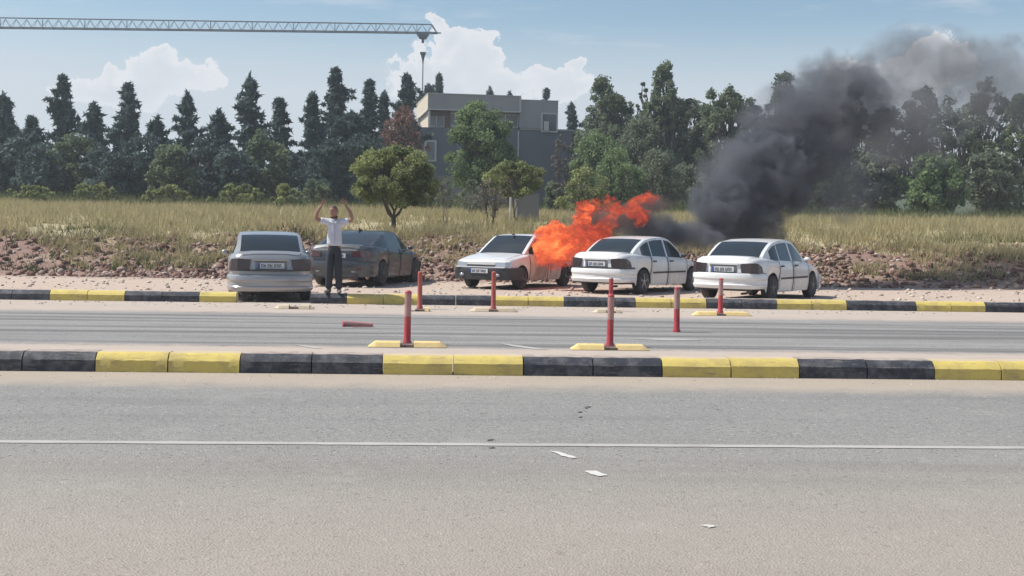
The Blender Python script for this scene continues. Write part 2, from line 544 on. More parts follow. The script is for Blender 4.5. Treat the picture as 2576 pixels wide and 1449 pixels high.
def asphalt_mat(name, lo_, hi_, dust, ranges, streak=False):
    """ranges: list of (y0, y1, y2, y3) trapezoids where sand lies on the asphalt"""
    mt, t, out = new_mat(name)
    g = t.n('ShaderNodeNewGeometry')
    P = g.outputs['Position']
    sp = t.n('ShaderNodeSeparateXYZ', ins={0: P})
    Y = sp.outputs[1]
    big = t.noise(P, 0.35, 4, 0.6)
    med = t.noise(P, 1.8, 5, 0.65)
    fin = t.noise(P, 38.0, 3, 0.8)
    vor = t.n('ShaderNodeTexVoronoi', ins={'Vector': P, 'Scale': 75.0})
    spk = t.n('ShaderNodeTexVoronoi', ins={'Vector': P, 'Scale': 48.0})
    c = t.mix(t.m('ADD', t.m('MULTIPLY', big, 0.6), t.m('MULTIPLY', med, 0.4)), lo_, hi_)
    c = t.mix(t.m('MULTIPLY', t.maprange(fin, 0.30, 0.72), 0.5), c, tuple(x * 1.28 for x in hi_))
    stone = t.n('ShaderNodeSeparateColor', ins={0: vor.outputs['Color']})
    c = t.mix(t.m('MULTIPLY', t.maprange(stone.outputs[0], 0.72, 0.98), 0.42), c, tuple(min(1, x * 1.5) for x in hi_))
    c = t.mix(t.m('MULTIPLY', t.maprange(stone.outputs[1], 0.80, 1.0), 0.55), c, tuple(x * 0.50 for x in lo_))
    st2 = t.n('ShaderNodeSeparateColor', ins={0: spk.outputs['Color']})
    c = t.mix(t.m('MULTIPLY', t.maprange(st2.outputs[2], 0.965, 1.0), 0.45), c, (0.52, 0.48, 0.42))
    c = t.mix(t.m('MULTIPLY', t.maprange(st2.outputs[0], 0.975, 1.0), 0.7), c, (0.05, 0.05, 0.05))
    tr_ = t.noise(t.n('ShaderNodeMapping', ins={0: P, 1: (5, 3, 0), 3: (0.10, 0.85, 1.0)}).outputs[0], 1.3, 4, 0.6)
    c = t.mix(t.m('MULTIPLY', t.maprange(tr_, 0.48, 0.72), 0.32), c, tuple(x * 0.66 for x in lo_))
    pt_ = t.noise(P, 0.9, 6, 0.75, 0.4)
    c = t.mix(t.m('MULTIPLY', t.maprange(pt_, 0.55, 0.66), 0.30), c, tuple(min(1, x * 1.35) for x in hi_))
    if streak:
        mp = t.n('ShaderNodeMapping', ins={0: P, 3: (0.05, 1.5, 1.0)}).outputs[0]
        sn = t.noise(mp, 1.6, 4, 0.6)
        c = t.mix(t.m('MULTIPLY', t.maprange(sn, 0.46, 0.62), 0.75), c, tuple(x * 0.62 for x in lo_))
        c = t.mix(t.m('MULTIPLY', t.maprange(sn, 0.48, 0.30), 0.45), c, tuple(x * 1.2 for x in hi_))
    yj = t.m('ADD', Y, t.m('ADD', t.m('MULTIPLY', t.m('SUBTRACT', med, 0.5), 0.7),
                           t.m('MULTIPLY', t.m('SUBTRACT', t.noise(P, 8.0, 3, 0.7), 0.5), 0.35)))
    dc = t.mix(med, tuple(x * 0.88 for x in dust), tuple(min(1, x * 1.1) for x in dust))
    dc = t.mix(t.m('MULTIPLY', t.maprange(fin, 0.35, 0.68), 0.3), dc, tuple(x * 0.7 for x in dust))
    for (a, b, c_, d, amt) in ranges:
        f = t.m('MULTIPLY', t.maprange(yj, a, b), t.maprange(yj, d, c_))
        c = t.mix(t.m('MULTIPLY', f, amt), c, dc)
    bs = t.n('ShaderNodeBsdfPrincipled', ins={'Base Color': c, 'Roughness': 0.9, 'Specular IOR Level': 0.25})
    bp = t.n('ShaderNodeBump', ins={'Strength': 0.8, 'Distance': 0.006, 'Height': vor.outputs['Distance']})
    bp2 = t.n('ShaderNodeBump', ins={'Strength': 0.8, 'Distance': 0.02, 'Height': med})
    t.t.links.new(bp2.outputs[0], bp.inputs['Normal'])
    t.t.links.new(bp.outputs[0], bs.inputs['Normal'])
    t.t.links.new(bs.outputs[0], out.inputs[0])
    return mt


M_ground = ground_mat()
M_road = asphalt_mat('worn_grey_asphalt', (0.185, 0.184, 0.176), (0.255, 0.247, 0.232), (0.42, 0.355, 0.285),
                     [(11.35, 12.2, 40, 41, 0.95), (-60, -59, 5.6, 9.6, 0.50)])
M_lane = asphalt_mat('streaked_lane_asphalt', (0.20, 0.195, 0.188), (0.275, 0.267, 0.255), (0.50, 0.42, 0.355),
                     [(-60, -59, 15.4, 15.9, 0.92), (21.0, 21.9, 60, 61, 0.92)], streak=True)
M_line = pbr('worn_line_paint', (0.42, 0.40, 0.37), 0.8, var=0.15, scale=3, dirt=(0.33, 0.31, 0.29), dirt_amt=0.75)
M_scrap = pbr('fresh_paint_scrap', (0.58, 0.56, 0.52), 0.8, var=0.1, scale=9, dirt=(0.4, 0.38, 0.35), dirt_amt=0.4)

# ------------------------------------------------------------------ ground, roads
xs = np.concatenate([[-1500, -600, -250, -120, -70], np.arange(-45, 50.1, 0.5), [70, 120, 250, 600, 1500]])
ys = np.concatenate([[-40, -5, 10, 20, 24.1, 24.3, 24.6, 24.9, 30, 35], np.arange(36, 46, 0.3), np.arange(46, 90, 1.5), [95, 110, 140, 180, 220, 280, 400, 900, 2500]])
XX, YY = np.meshgrid(xs, ys)
ZZ = TH(XX, YY)
V = np.stack([XX.ravel(), YY.ravel(), ZZ.ravel()], 1)
nx_ = len(xs)
ii = np.arange((len(ys) - 1) * nx_).reshape(len(ys) - 1, nx_)[:, :-1].ravel()
F = np.stack([ii, ii + 1, ii + nx_ + 1, ii + nx_], 1)
tag(link('ground', np_mesh('ground', V, F, smooth=True), M_ground), kind='structure')


def sheet(name, x0, x1, y0, y1, z, mat, parent=None):
    b = MB()
    b.add([(x0, y0, z), (x1, y0, z), (x1, y1, z), (x0, y1, z)], [(0, 1, 2, 3)])
    return b.build(name, mat, parent)


KN0 = G(1288, 946).y       # front foot of the near kerb
KF0 = G(1288, 770.5).y     # front foot of the far kerb
road = tag(sheet('road', -400, 400, -40, KN0 + 0.1, 0.004, M_road), kind='structure')
lane = tag(sheet('service_lane', -400, 400, KN0 + 0.18, KF0 + 0.12, 0.004, M_lane), kind='structure')
yl = G(1288, 1121).y
# edge line: long thin sheet with slightly ragged borders
b = MB()
xl = np.arange(-30, 30.01, 0.1)
nv = []
for x in xl:
    j1, j2 = random.uniform(-0.006, 0.006), random.uniform(-0.006, 0.006)
    nv += [(x, yl - 0.05 + j1, 0.008), (x, yl + 0.05 + j2, 0.008)]
b.add(nv, [(2 * i, 2 * i + 2, 2 * i + 3, 2 * i + 1) for i in range(len(xl) - 1)])
tag(b.build('edge_line', M_line), kind='structure')


def ragged(pts_px, parent, mat, z=0.009, name='paint_patch'):
    P = [G(*p, z) for p in pts_px]
    mb = MB()
    ring = []
    for i, p in enumerate(P):
        q = P[(i + 1) % len(P)]
        for k in range(4):
            r_ = p.lerp(q, k / 4)
            ring.append((r_.x + random.uniform(-.008, .008), r_.y + random.uniform(-.012, .012), z))
    mb.add(ring, [tuple(range(len(ring)))])
    return mb.build(name, mat, parent)


ragged([(1383, 1132), (1420, 1140), (1456, 1151), (1440, 1152), (1412, 1146)], road, M_scrap)
ragged([(1470, 1184), (1500, 1184), (1532, 1196), (1505, 1197), (1480, 1190)], road, M_scrap)
ragged([(1762, 1320), (1790, 1320), (1806, 1323), (1785, 1326), (1770, 1324)], road, M_scrap)
ragged([(1590, 852), (1700, 851), (1770, 855), (1690, 856.5)], lane, M_line)
ragged([(1250, 862), (1300, 868), (1385, 880), (1340, 878), (1290, 871)], lane, M_line)
ragged([(740, 866), (775, 869), (812, 876), (790, 876), (760, 871)], lane, M_line)
M_tar = pbr('dark_tar_mark', (0.11, 0.105, 0.10), 0.8)
for q in ([(1468, 1024), (1480, 1021), (1488, 1022), (1474, 1027)], [(1452, 1036), (1462, 1034.5), (1466, 1036), (1456, 1037.5)],
          [(1218, 1107), (1235, 1104), (1246, 1105), (1230, 1108)], [(1228, 1126), (1240, 1124), (1247, 1125.5), (1236, 1127)],
          [(1455, 1048), (1463, 1047), (1466, 1049), (1458, 1050)]):
    ragged(q, road, M_tar, name='tar_mark')

# ------------------------------------------------------------------ kerbs (stones are parts)
def kerb_stone_mesh(L, seed):
    r_ = random.Random(seed)
    prof = [(0.0, 0.0), (0.006, 0.118), (0.035, 0.150), (0.075, 0.185), (0.095, 0.192), (0.29, 0.195), (0.30, 0.0)]
    n = 10
    mb = MB()
    vs = []
    for i in range(n + 1):
        x = 0.006 + (L - 0.012) * i / n
        for (y, z) in prof:
            vs.append((x, y + r_.uniform(-.003, .003), z + (r_.uniform(-.003, .003) if z > 0 else 0)))
    k = len(prof)
    fs = [(i * k + j, (i + 1) * k + j, (i + 1) * k + j + 1, i * k + j + 1) for i in range(n) for j in range(k - 1)]
    fs += [tuple(range(k)), tuple(n * k + j for j in range(k))[::-1]]
    mb.add(vs, fs)
    return mb.mesh('kerb_stone', smooth=35)


def kerb(name, y0, z0, joints, x_from, x_to, yellow_first_at, gap=None, dx=0.0):
    """joints: stone length, stones alternate in pairs of colour"""
    k = empty(name, (0, y0, z0), kind='structure')
    L = joints
    meshes = {}
    for col, mt in (('y', M_kyel), ('b', M_kblk)):
        for v in range(3):
            me = kerb_stone_mesh(L, v + (10 if col == 'y' else 0))
            me.materials.append(mt)
            meshes[col, v] = me
    i0 = math.floor((x_from - yellow_first_at) / L)
    i1 = math.ceil((x_to - yellow_first_at) / L)
    for i in range(i0, i1):
        x = yellow_first_at + i * L
        if gap and gap[0] < x + L / 2 < gap[1]:
            continue
        col = 'y' if (i % 4) in (0, 1) else 'b'
        o = bpy.data.objects.new('kerb_stone', meshes[col, random.randrange(3)])
        o.parent = k
        o.location = (x, random.uniform(-.006, .006), random.uniform(-.006, .004))
        o.rotation_euler = (0, 0, random.uniform(-.006, .006))
        C.objects.link(o)
    return k


xa, xb = G(963, 940).x, G(1662, 947).x
kerb('near_kerb', KN0, 0.0, (xb - xa) / 4, -13, 14, xa)
xa, xb = G(872, 765).x, G(1600, 775).x
kerb('far_kerb', KF0, 0.0, (xb - xa) / 8, -22, 24, xa, gap=(G(545, 765).x, G(812, 765).x))


# ------------------------------------------------------------------ marker posts on separator blocks
def post_mesh(h, kind, lean=0.0, seed=0):
    """returns list of (name, mesh, mat)"""
    base = MB().lathe([(0.058, 0.0), (0.058, 0.03), (0.045, 0.055), (0.042, h * 0.52)], 14)
    top = MB().lathe([(0.041, h * 0.95), (0.041, h - 0.015), (0.028, h), (0.008, h + 0.004)], 14)
    band = MB().lathe([(0.0425, h * 0.52), (0.0425, h * 0.95)], 14)
    return base, band, top


def marker_post(px, py_top, py_base, label, mat=None, band=None, z=0.0, lean=(0, 0)):
    p = G(px, py_base, z)
    h = at(px, py_top, p.y).z - z
    t = empty('marker_post', (p.x, p.y, z), 0, label, 'post', 'marker posts standing on and beside the service lane')
    t.rotation_euler = (lean[0], lean[1], random.uniform(0, 3))
    bs, bd, tp = post_mesh(h, 0)
    mat = mat or M_red
    bs.build('stem', mat, t, smooth=40)
    bd.build('reflector_band', band or M_band, t, smooth=40)
    tp.build('cap', mat, t, smooth=40)
    return p


def separator(px0, px1, py, label, mat, z=0.0, post_px=None, broken=False):
    a, c = G(px0, py, z), G(px1, py, z)
    L = (c - a).length
    mid = (a + c) / 2
    t = empty('lane_separator', mid, 0, label, 'lane separator', 'lane separator blocks under the marker posts')
    gx = 0.0 if post_px is None else (G(post_px, py, z).x - mid.x)
    gw = 0.085

    def lump(x0, x1, cut0, cut1):
        prof = [(-0.125, 0.006), (-0.085, 0.062), (-0.03, 0.075), (0.03, 0.075), (0.085, 0.062), (0.125, 0.006)]
        n = 7
        mb = MB()
        vs = []
        for i in range(n + 1):
            f = i / n
            x = x0 + (x1 - x0) * f
            e = 1.0
            if cut0 and i == 0: e = 0.12
            if cut1 and i == n: e = 0.12
            if cut0 and i == 1: x = x0 + 0.085
            if cut1 and i == n - 1: x = x1 - 0.085
            for (y, zz) in prof:
                vs.append((x, y * (0.85 + 0.15 * e) + random.uniform(-.003, .003), 0.006 + (zz - 0.006) * e + random.uniform(-.002, .002)))
        k = len(prof)
        fs = [(i * k + j, (i + 1) * k + j, (i + 1) * k + j + 1, i * k + j + 1) for i in range(n) for j in range(k - 1)]
        fs += [tuple(range(k)), tuple(n * k + j for j in range(k))[::-1]]
        fs += [(0, n * k, n * k + k - 1, k - 1)]
        mb.add(vs, fs)
        return mb
    x0, x1 = -L / 2, L / 2
    MB().box((0, 0, 0.003), (L - 0.01, 0.27, 0.012)).build('rubber_pad', M_sdk, t)
    if gx - gw - x0 > 0.08:
        lump(x0, gx - gw, True, False).build('block', mat, t, smooth=30)
    if x1 - gx - gw > 0.08 and not broken:
        lump(gx + gw, x1, False, True).build('block', mat, t, smooth=30)
    if broken:
        lump(gx + gw, gx + gw + 0.10, False, True).build('block', mat, t, smooth=30)
    MB().box((gx, 0, 0.022), (2 * gw - 0.01, 0.22, 0.03)).build('post_foot', M_sdk, t, bevel=0.004)
    return t


separator(927, 1123, 873, 'long yellow separator block under the near left red post, in front of the lane', M_syel, post_px=1024)
marker_post(1024, 731, 866, 'tall red post on the near left yellow separator block', lean=(0.0, 0.012))
separator(1437, 1629, 880, 'long yellow separator block under the near right red post, in front of the lane', M_syel, post_px=1534)
marker_post(1534, 740, 872, 'tall red post on the near right yellow separator block', lean=(0.0, 0.008))
marker_post(1702, 722, 836, 'red post standing alone on the bare asphalt of the lane without a block', lean=(0.0, -0.012))
separator(1034, 1078, 783, 'short broken yellow separator block by the far kerb, half of it missing', M_syel, post_px=1056, broken=True)
marker_post(1056, 683, 778, 'dull faded red post on the broken short block before the charcoal car', M_org, M_org, lean=(0, 0.01))
separator(1183, 1301, 784, 'cream and yellow separator block in front of the burning car', M_scr, post_px=1241)
marker_post(1241, 683, 779, 'dull faded red post in front of the burning car bonnet', M_org, M_org)
separator(1493, 1563, 787, 'small pale separator block in front of the boot of the middle white sedan', M_scr, post_px=1535)
marker_post(1536, 698, 783, 'dark pinkish post behind the near right red post, before the middle white sedan', M_band, M_red)
separator(1745, 1885, 794, 'orange yellow separator block in front of the rightmost white sedan', M_syel, post_px=1812)
marker_post(1812, 700, 789, 'dark red post in front of the rightmost white sedan', M_red, M_band)
separator(690, 790, 777, 'weathered pale separator block by the driveway gap left of the kerb end', M_scr, post_px=None)

# fallen post on the lane
p = G(866, 822)
t = empty('fallen_post', p, 0, 'red marker post torn off and lying flattened on the lane', 'post')
MB().tube([(-0.02, 0, 0.045), (0.12, 0.02, 0.045), (0.42, 0.0, 0.03)], [0.05, 0.045, 0.03], 10).build('stem', M_band, t, smooth=40)
MB().lathe([(0.085, -0.02), (0.085, 0.0), (0.05, 0.02), (0.05, 0.05)], 14).build('base_flange', M_red, t, smooth=40).rotation_euler = (0, R(80), 0)
MB().box((0.27, -0.09, 0.012), (0.3, 0.03, 0.012), 0.25).build('torn_strip', M_band, t)

# ------------------------------------------------------------------ cars
def interp(tab, x, smooth=0.05):
    xs_, ys_ = zip(*sorted(tab))
    x = np.asarray(x, float)
    acc = 0
    for d in (-1, -0.5, 0, 0.5, 1):
        acc = acc + np.interp(x + d * smooth, xs_, ys_)
    return acc / 5


def make_car(P, name, label, loc, rz, group='cars parked along the far kerb'):
    t = empty(name, loc, rz, label, 'car', group)
    L0, L1 = P['rear'], P['front']          # x of rear and front ends (rear < 0)
    axf, axr, rw, ra = P['axf'], P['axr'], P['wheel_r'], P['arch_r']
    st = set(np.round(np.linspace(L0, L1, 46), 4))
    for a in (axf, axr):
        for k in range(-8, 9):
            st.add(round(a + ra * math.sin(k / 8 * math.pi / 2), 4))
    for q in P.get('cuts', []): st.add(q)
    seams = sorted({round(v, 3) for dd_ in P['doors'] for v in dd_})
    for q in seams: st |= {round(q - 0.009, 4), round(q + 0.009, 4)}
    st |= {round(L0 + 0.02, 4), round(L0 + .06, 4), round(L1 - 0.02, 4), round(L1 - 0.06, 4)}
    X = np.array(sorted(st))
    top = interp(P['top'], X)
    wid = interp(P['half'], X, 0.03)
    sh = interp(P['shoulder'], X) if 'shoulder' in P else top - 0.05
    zb = np.full(len(X), P['sill'])
    for a in (axf, axr):
        dd = ra ** 2 - (X - a) ** 2
        zb = np.where(dd > 0, np.maximum(zb, rw + np.sqrt(np.maximum(dd, 0)) * 1.0), zb)
    zb = np.where(X > axf + ra, P.get('chin', 0.30), zb)
    zb = np.where(X < axr - ra, P.get('tuck', 0.32), zb)
    zb = np.minimum(zb, sh - 0.12)
    rows = [(0.955, 0.0), (0.99, 0.28), (1.0, 0.52), (0.992, 0.74), (0.965, 0.93), (0.93, 1.0)]

    def sec(i, s):
        pts = [(wid[i] * fy * s, zb[i] + (sh[i] - zb[i]) * fz) for fy, fz in rows]
        pts += [(wid[i] * 0.80 * s, sh[i] + (top[i] - sh[i]) * 0.62), (wid[i] * 0.45 * s, sh[i] + (top[i] - sh[i]) * 0.93), (0.0, top[i])]
        return pts
    nR = len(rows) + 3
    full = []
    for i in range(len(X)):
        Lh = sec(i, 1)
        Rh = sec(i, -1)
        full.append([(X[i], y, z) for y, z in Lh] + [(X[i], y, z) for y, z in Rh[-2::-1]])
    K = 2 * nR - 1
    vs = [p for s_ in full for p in s_]
    fs = [(i * K + j, i * K + j + 1, (i + 1) * K + j + 1, (i + 1) * K + j) for i in range(len(X) - 1) for j in range(K - 1)]
    fs += [tuple(range(K)), tuple((len(X) - 1) * K + j for j in range(K))[::-1]]
    mb = MB().add(vs, fs)
    mb.build('body', P['paint'], t, smooth=38)

    def patch(x0, x1, j0, j1, off, nm, mat, parent=None, side=0):
        """panel copied from the shell, standing proud by off; side 0: left rows, 1: right rows, 2: top"""
        idx = [i for i in range(len(X)) if x0 - 1e-6 <= X[i] <= x1 + 1e-6]
        if side == 1:
            j0, j1 = K - 1 - j1, K - 1 - j0
        vs_, fs_ = [], []
        nj = j1 - j0 + 1
        for i in idx:
            for j in range(j0, j1 + 1):
                p_ = Vector(full[i][j])
                a_ = Vector(full[i][min(j + 1, K - 1)]) - Vector(full[i][max(j - 1, 0)])
                b_ = Vector(full[min(i + 1, len(X) - 1)][j]) - Vector(full[max(i - 1, 0)][j])
                nrm = b_.cross(a_)
                if nrm.length > 1e-9: nrm.normalize()
                if nrm.dot(Vector((0, p_.y, p_.z - 0.4))) < 0: nrm = -nrm
                vs_.append(p_ + nrm * off)
        for a_ in range(len(idx) - 1):
            for b_ in range(nj - 1):
                q = a_ * nj + b_
                fs_.append((q, q + 1, q + nj + 1, q + nj))
        if not fs_: return None
        return MB().add(vs_, fs_).build(nm, mat, parent or t, smooth=38)

    for x0, x1 in P['doors']:
        for sd in (0, 1):
            d = patch(x0 + 0.012, x1 - 0.012, 0, 5, 0.006, 'door', P.get('door_paint', P['paint']), side=sd)
            sg = 1 if sd == 0 else -1
            hx = x0 + 0.16
            hw = float(np.interp(hx, X, wid)) * sg
            MB().box((hx, hw * 1.0 + 0.012 * sg, P['handle_z']), (0.15, 0.03, 0.035)).build('handle', P['handle_mat'], d, bevel=0.006)
    for q in seams:
        for sd in (0, 1):
            patch(q - 0.009, q + 0.009, 0, 5, 0.009, 'door_seam', M_under, side=sd)
    patch(P['bonnet'][0], P['bonnet'][1], 6, K - 7, 0.006, 'bonnet', P['paint'])
    if 'boot' in P:
        patch(P['boot'][0], P['boot'][1], 6, K - 7, 0.006, 'boot_lid', P['paint'])
    # greenhouse
    g = P['gh']
    gx = sorted(set(np.round(np.concatenate([np.linspace(g['rb'], g['rt'], 8), np.linspace(g['rt'], g['ft'], 12), np.linspace(g['ft'], g['fb'], 9),
                                             [v for wv in g['win'] for v in wv]]), 4)))
    gx = np.array(gx)
    rz_ = interp(g['roof'], gx, 0.06)
    rz_[0] = g['roof'][0][1]
    rz_[-1] = g['roof'][-1][1]
    bz = np.interp(gx, X, sh) - 0.02
    bw = np.interp(gx, X, wid) * 0.925
    plan = interp(g.get('plan', [(g['rb'], 0.90), (g['rt'], 1.0), (g['ft'], 1.0), (g['fb'], 0.93)]), gx)
    bw = bw * plan

    def gsec(i):
        ze = max(rz_[i] - g.get('crown', 0.035), bz[i] + 0.004)
        tum = g.get('tumble', 0.40)

        def yat(z): return max(0.1, bw[i] - (z - bz[i]) * tum)
        zr = max(ze - 0.055, bz[i] + 0.002)
        pts = [(bw[i], bz[i]), (yat(zr), zr), (yat(ze), ze), (yat(ze) - 0.07, ze + (rz_[i] - ze) * 0.55), (yat(ze) * 0.5, ze + (rz_[i] - ze) * 0.9), (0, rz_[i])]
        return pts
    gf = []
    for i in range(len(gx)):
        Lh = gsec(i)
        gf.append([(gx[i], y, z) for y, z in Lh] + [(gx[i], -y, z) for y, z in Lh[-2::-1]])
    GK = 11
    groups = {}

    def gface(key, i, j):
        groups.setdefault(key, []).append((i, j))
    for i in range(len(gx) - 1):
        xm = (gx[i] + gx[i + 1]) / 2
        for j in range(GK - 1):
            if j in (0, 9):
                wi = next((k for k, (a, c_) in enumerate(g['win']) if a <= xm <= c_), None)
                gface(('w', wi, j) if wi is not None else 'roof', i, j)
            elif j in (1, 2, 7, 8):
                gface('roof', i, j)
            else:
                if xm > g['ft'] and xm < g['fb'] - 0.03: gface('front', i, j)
                elif xm < g['rt'] and xm > g['rb'] + 0.03: gface('rear', i, j)
                else: gface('roof', i, j)
    for key, fl in groups.items():
        used, vv_, ff_ = {}, [], []
        for i, j in fl:
            q = []
            for (a, c_) in ((i, j), (i, j + 1), (i + 1, j + 1), (i + 1, j)):
                if (a, c_) not in used:
                    used[(a, c_)] = len(vv_)
                    vv_.append(gf[a][c_])
                q.append(used[(a, c_)])
            ff_.append(tuple(q))
        mbx = MB().add(vv_, ff_)
        if key == 'roof': mbx.build('roof', P.get('roof_paint', P['paint']), t, smooth=40)
        elif key == 'front': mbx.build('windscreen', M_glass, t, smooth=50)
        elif key == 'rear': mbx.build('rear_window', M_glass, t, smooth=50)
        else: mbx.build('side_window', M_glass, t, smooth=50)
    # dark rubber surround lines on the pillars between the side windows
    # underbody
    MB().box2((L0 + 0.15, -P['W'] * 0.36, P.get('floor', 0.25)), (L1 - 0.2, P['W'] * 0.36, 0.60)).build('underbody', M_under, t)
    # wheels
    for ax in (axf, axr):
        for s_ in (-1, 1):
            wy = s_ * (P['W'] / 2 - 0.125)
            wm_ = 0.20
            we = empty('wheel', (ax, wy, rw))
            we.parent = t
            prof = [(rw * 0.66, -wm_ / 2), (rw * 0.9, -wm_ / 2), (rw * 0.985, -wm_ * 0.38), (rw, -wm_ * 0.2), (rw, wm_ * 0.2), (rw * 0.985, wm_ * 0.38), (rw * 0.9, wm_ / 2), (rw * 0.66, wm_ / 2)]
            MB().lathe(prof, 28, 'Y').build('tyre', M_tyre, we, smooth=30)
            o_ = s_ * (wm_ / 2)
            rim = MB().lathe([(rw * 0.67, o_ - s_ * 0.02), (rw * 0.665, o_ + s_ * 0.004), (rw * 0.60, o_ - s_ * 0.012), (rw * 0.58, o_ - s_ * 0.055), (0.01, o_ - s_ * 0.06)], 28, 'Y')
            nsp = P.get('spokes', 5)
            for k in range(nsp):
                an = 2 * math.pi * k / nsp + 0.3
                c_ = (math.cos(an) * rw * 0.34, o_ - s_ * 0.015, math.sin(an) * rw * 0.34)
                rim.box(c_, (rw * 0.52, 0.03, rw * 0.17), M=Matrix.Rotation(-an, 3, 'Y'))
            rim.lathe([(rw * 0.14, o_ - s_ * 0.05), (rw * 0.13, o_ + s_ * 0.004), (0.01, o_ + s_ * 0.008)], 14, 'Y')
            rim.build('rim', P['rim'], we, smooth=30)
            # wheel arch liner
            MB().tube([(ax + ra * 1.0 * math.cos(a_), wy - s_ * 0.03, rw + ra * 1.0 * math.sin(a_)) for a_ in np.linspace(-0.1, math.pi + 0.1, 13)],
                      [0.05] * 13, 6).build('arch_liner', M_under, t)
    # bumpers
    for nm, end, s_ in (('front_bumper', L1, 1), ('rear_bumper', L0, -1)):
        bp_ = P['fb'] if s_ > 0 else P['rb']
        x_in = end - s_ * bp_['wrap']
        path = []
        ww = float(np.interp(x_in, X, wid))
        xs2 = np.linspace(x_in, end - s_ * 0.04, 7)
        for xv in xs2:
            path.append((xv, float(np.interp(xv, X, wid))))
        we_ = path[-1][1]
        path += [(end - s_ * 0.012, we_ - 0.05), (end + s_ * bp_['bulge'] * 0.4, we_ * 0.72), (end + s_ * bp_['bulge'] * 0.8, we_ * 0.4), (end + s_ * bp_['bulge'], 0.0)]
        path = path + [(x_, -y_) for x_, y_ in path[-2::-1]]
        vs_, k = [], len(bp_['prof'])
        for i, (x_, y_) in enumerate(path):
            a_, c_ = path[max(i - 1, 0)], path[min(i + 1, len(path) - 1)]
            tx, ty = c_[0] - a_[0], c_[1] - a_[1]
            nl = math.hypot(tx, ty)
            nx2, ny2 = -ty / nl, tx / nl
            if nx2 * (x_ - (L0 + L1) / 2) * 0.3 + ny2 * y_ < 0: nx2, ny2 = -nx2, -ny2
            for off, z_ in bp_['prof']:
                vs_.append((x_ + nx2 * off, y_ + ny2 * off, z_))
        fs_ = [(i * k + j, i * k + j + 1, (i + 1) * k + j + 1, (i + 1) * k + j) for i in range(len(path) - 1) for j in range(k - 1)]
        fs_ += [tuple(range(k)), tuple((len(path) - 1) * k + j for j in range(k))[::-1]]
        MB().add(vs_, fs_).build(nm, bp_['mat'], t, smooth=32)
        if s_ < 0 and 'gap' in P:
            vs_, k = [], 4
            for i, (x_, y_) in enumerate(path):
                a_, c_ = path[max(i - 1, 0)], path[min(i + 1, len(path) - 1)]
                tx, ty = c_[0] - a_[0], c_[1] - a_[1]
                nl = math.hypot(tx, ty)
                nx2, ny2 = -ty / nl, tx / nl
                if nx2 * (x_ - (L0 + L1) / 2) * 0.3 + ny2 * y_ < 0: nx2, ny2 = -nx2, -ny2
                for off, z_ in ((-0.04, P['gap'] - 0.012), (0.016, P['gap'] - 0.012), (0.016, P['gap'] + 0.018), (-0.04, P['gap'] + 0.018)):
                    vs_.append((x_ + nx2 * off, y_ + ny2 * off, z_))
            fs_ = [(i * k + j, i * k + (j + 1) % k, (i + 1) * k + (j + 1) % k, (i + 1) * k + j) for i in range(len(path) - 1) for j in range(k)]
            MB().add(vs_, fs_).build('bumper_gap_shadow', M_blackpl, t)  # dark strip: gap under the boot with the bumper's shadow line painted in
    # mirrors
    for s_ in (-1, 1):
        mx = g['fb'] - 0.42
        my = float(np.interp(mx, X, wid)) * s_
        mz = float(np.interp(mx, X, sh)) + 0.07
        mo = MB().ell((mx, my + 0.06 * s_, mz), (0.045, 0.085, 0.058))
        mo.bar((mx, my - 0.04 * s_, mz - 0.06), (mx, my + 0.05 * s_, mz - 0.02), 0.02)
        mo.build('mirror', P['mirror_mat'], t, smooth=60)
    return t, X, wid, sh, full


def plate(t, x, z, s_, mat_txt=True, ylen=0.52, tilt=0.0, seed=0):
    r_ = random.Random(seed)
    po = MB().box((x, 0, z), (0.012, ylen, 0.112)).build('number_plate', M_plate, t, bevel=0.003)
    g_ = MB()
    y = ylen / 2 - 0.07
    for grp in (2, 2, 3):
        for _ in range(grp):
            hh = 0.068
            g_.box((x + s_ * 0.008, y * s_ * -1, z), (0.003, 0.012, hh))
            g_.box((x + s_ * 0.008, (y - 0.028) * s_ * -1, z), (0.003, 0.010, hh))
            g_.box((x + s_ * 0.0085, (y - 0.014) * s_ * -1, z + r_.choice((-0.028, 0, 0.028))), (0.003, 0.03, 0.012))
            y -= 0.052
        y -= 0.022
    g_.build('plate_characters', M_ink, po)
    MB().box((x + s_ * 0.0075, -s_ * (ylen / 2 - 0.02), z), (0.003, 0.036, 0.108)).build('plate_strip', M_blue, po)
    return po


def std_bumper(mat, z0, z1, bulge, wrap=0.45, out=0.035, lip=True):
    zm = (z0 + z1) / 2
    prof = [(-0.03, z0), (out * 0.8, z0 + 0.01), (out * 1.2, z0 + (zm - z0) * 0.45), (out * 1.0, zm - 0.02), (out * 1.25, zm + 0.01), (out * 1.35, z1 - 0.05), (out * 0.9, z1 - 0.01), (-0.03, z1)]
    if lip:
        prof = [(-0.03, z0), (out * 0.4, z0 + 0.005), (out * 1.3, z0 + 0.05), (out * 1.5, z0 + 0.09), (out * 0.9, z0 + 0.115), (out * 0.9, zm + 0.02),
                (out * 1.5, zm + 0.05), (out * 1.55, z1 - 0.05), (out * 0.9, z1 - 0.01), (-0.03, z1)]
    return dict(mat=mat, wrap=wrap, bulge=bulge, prof=prof)


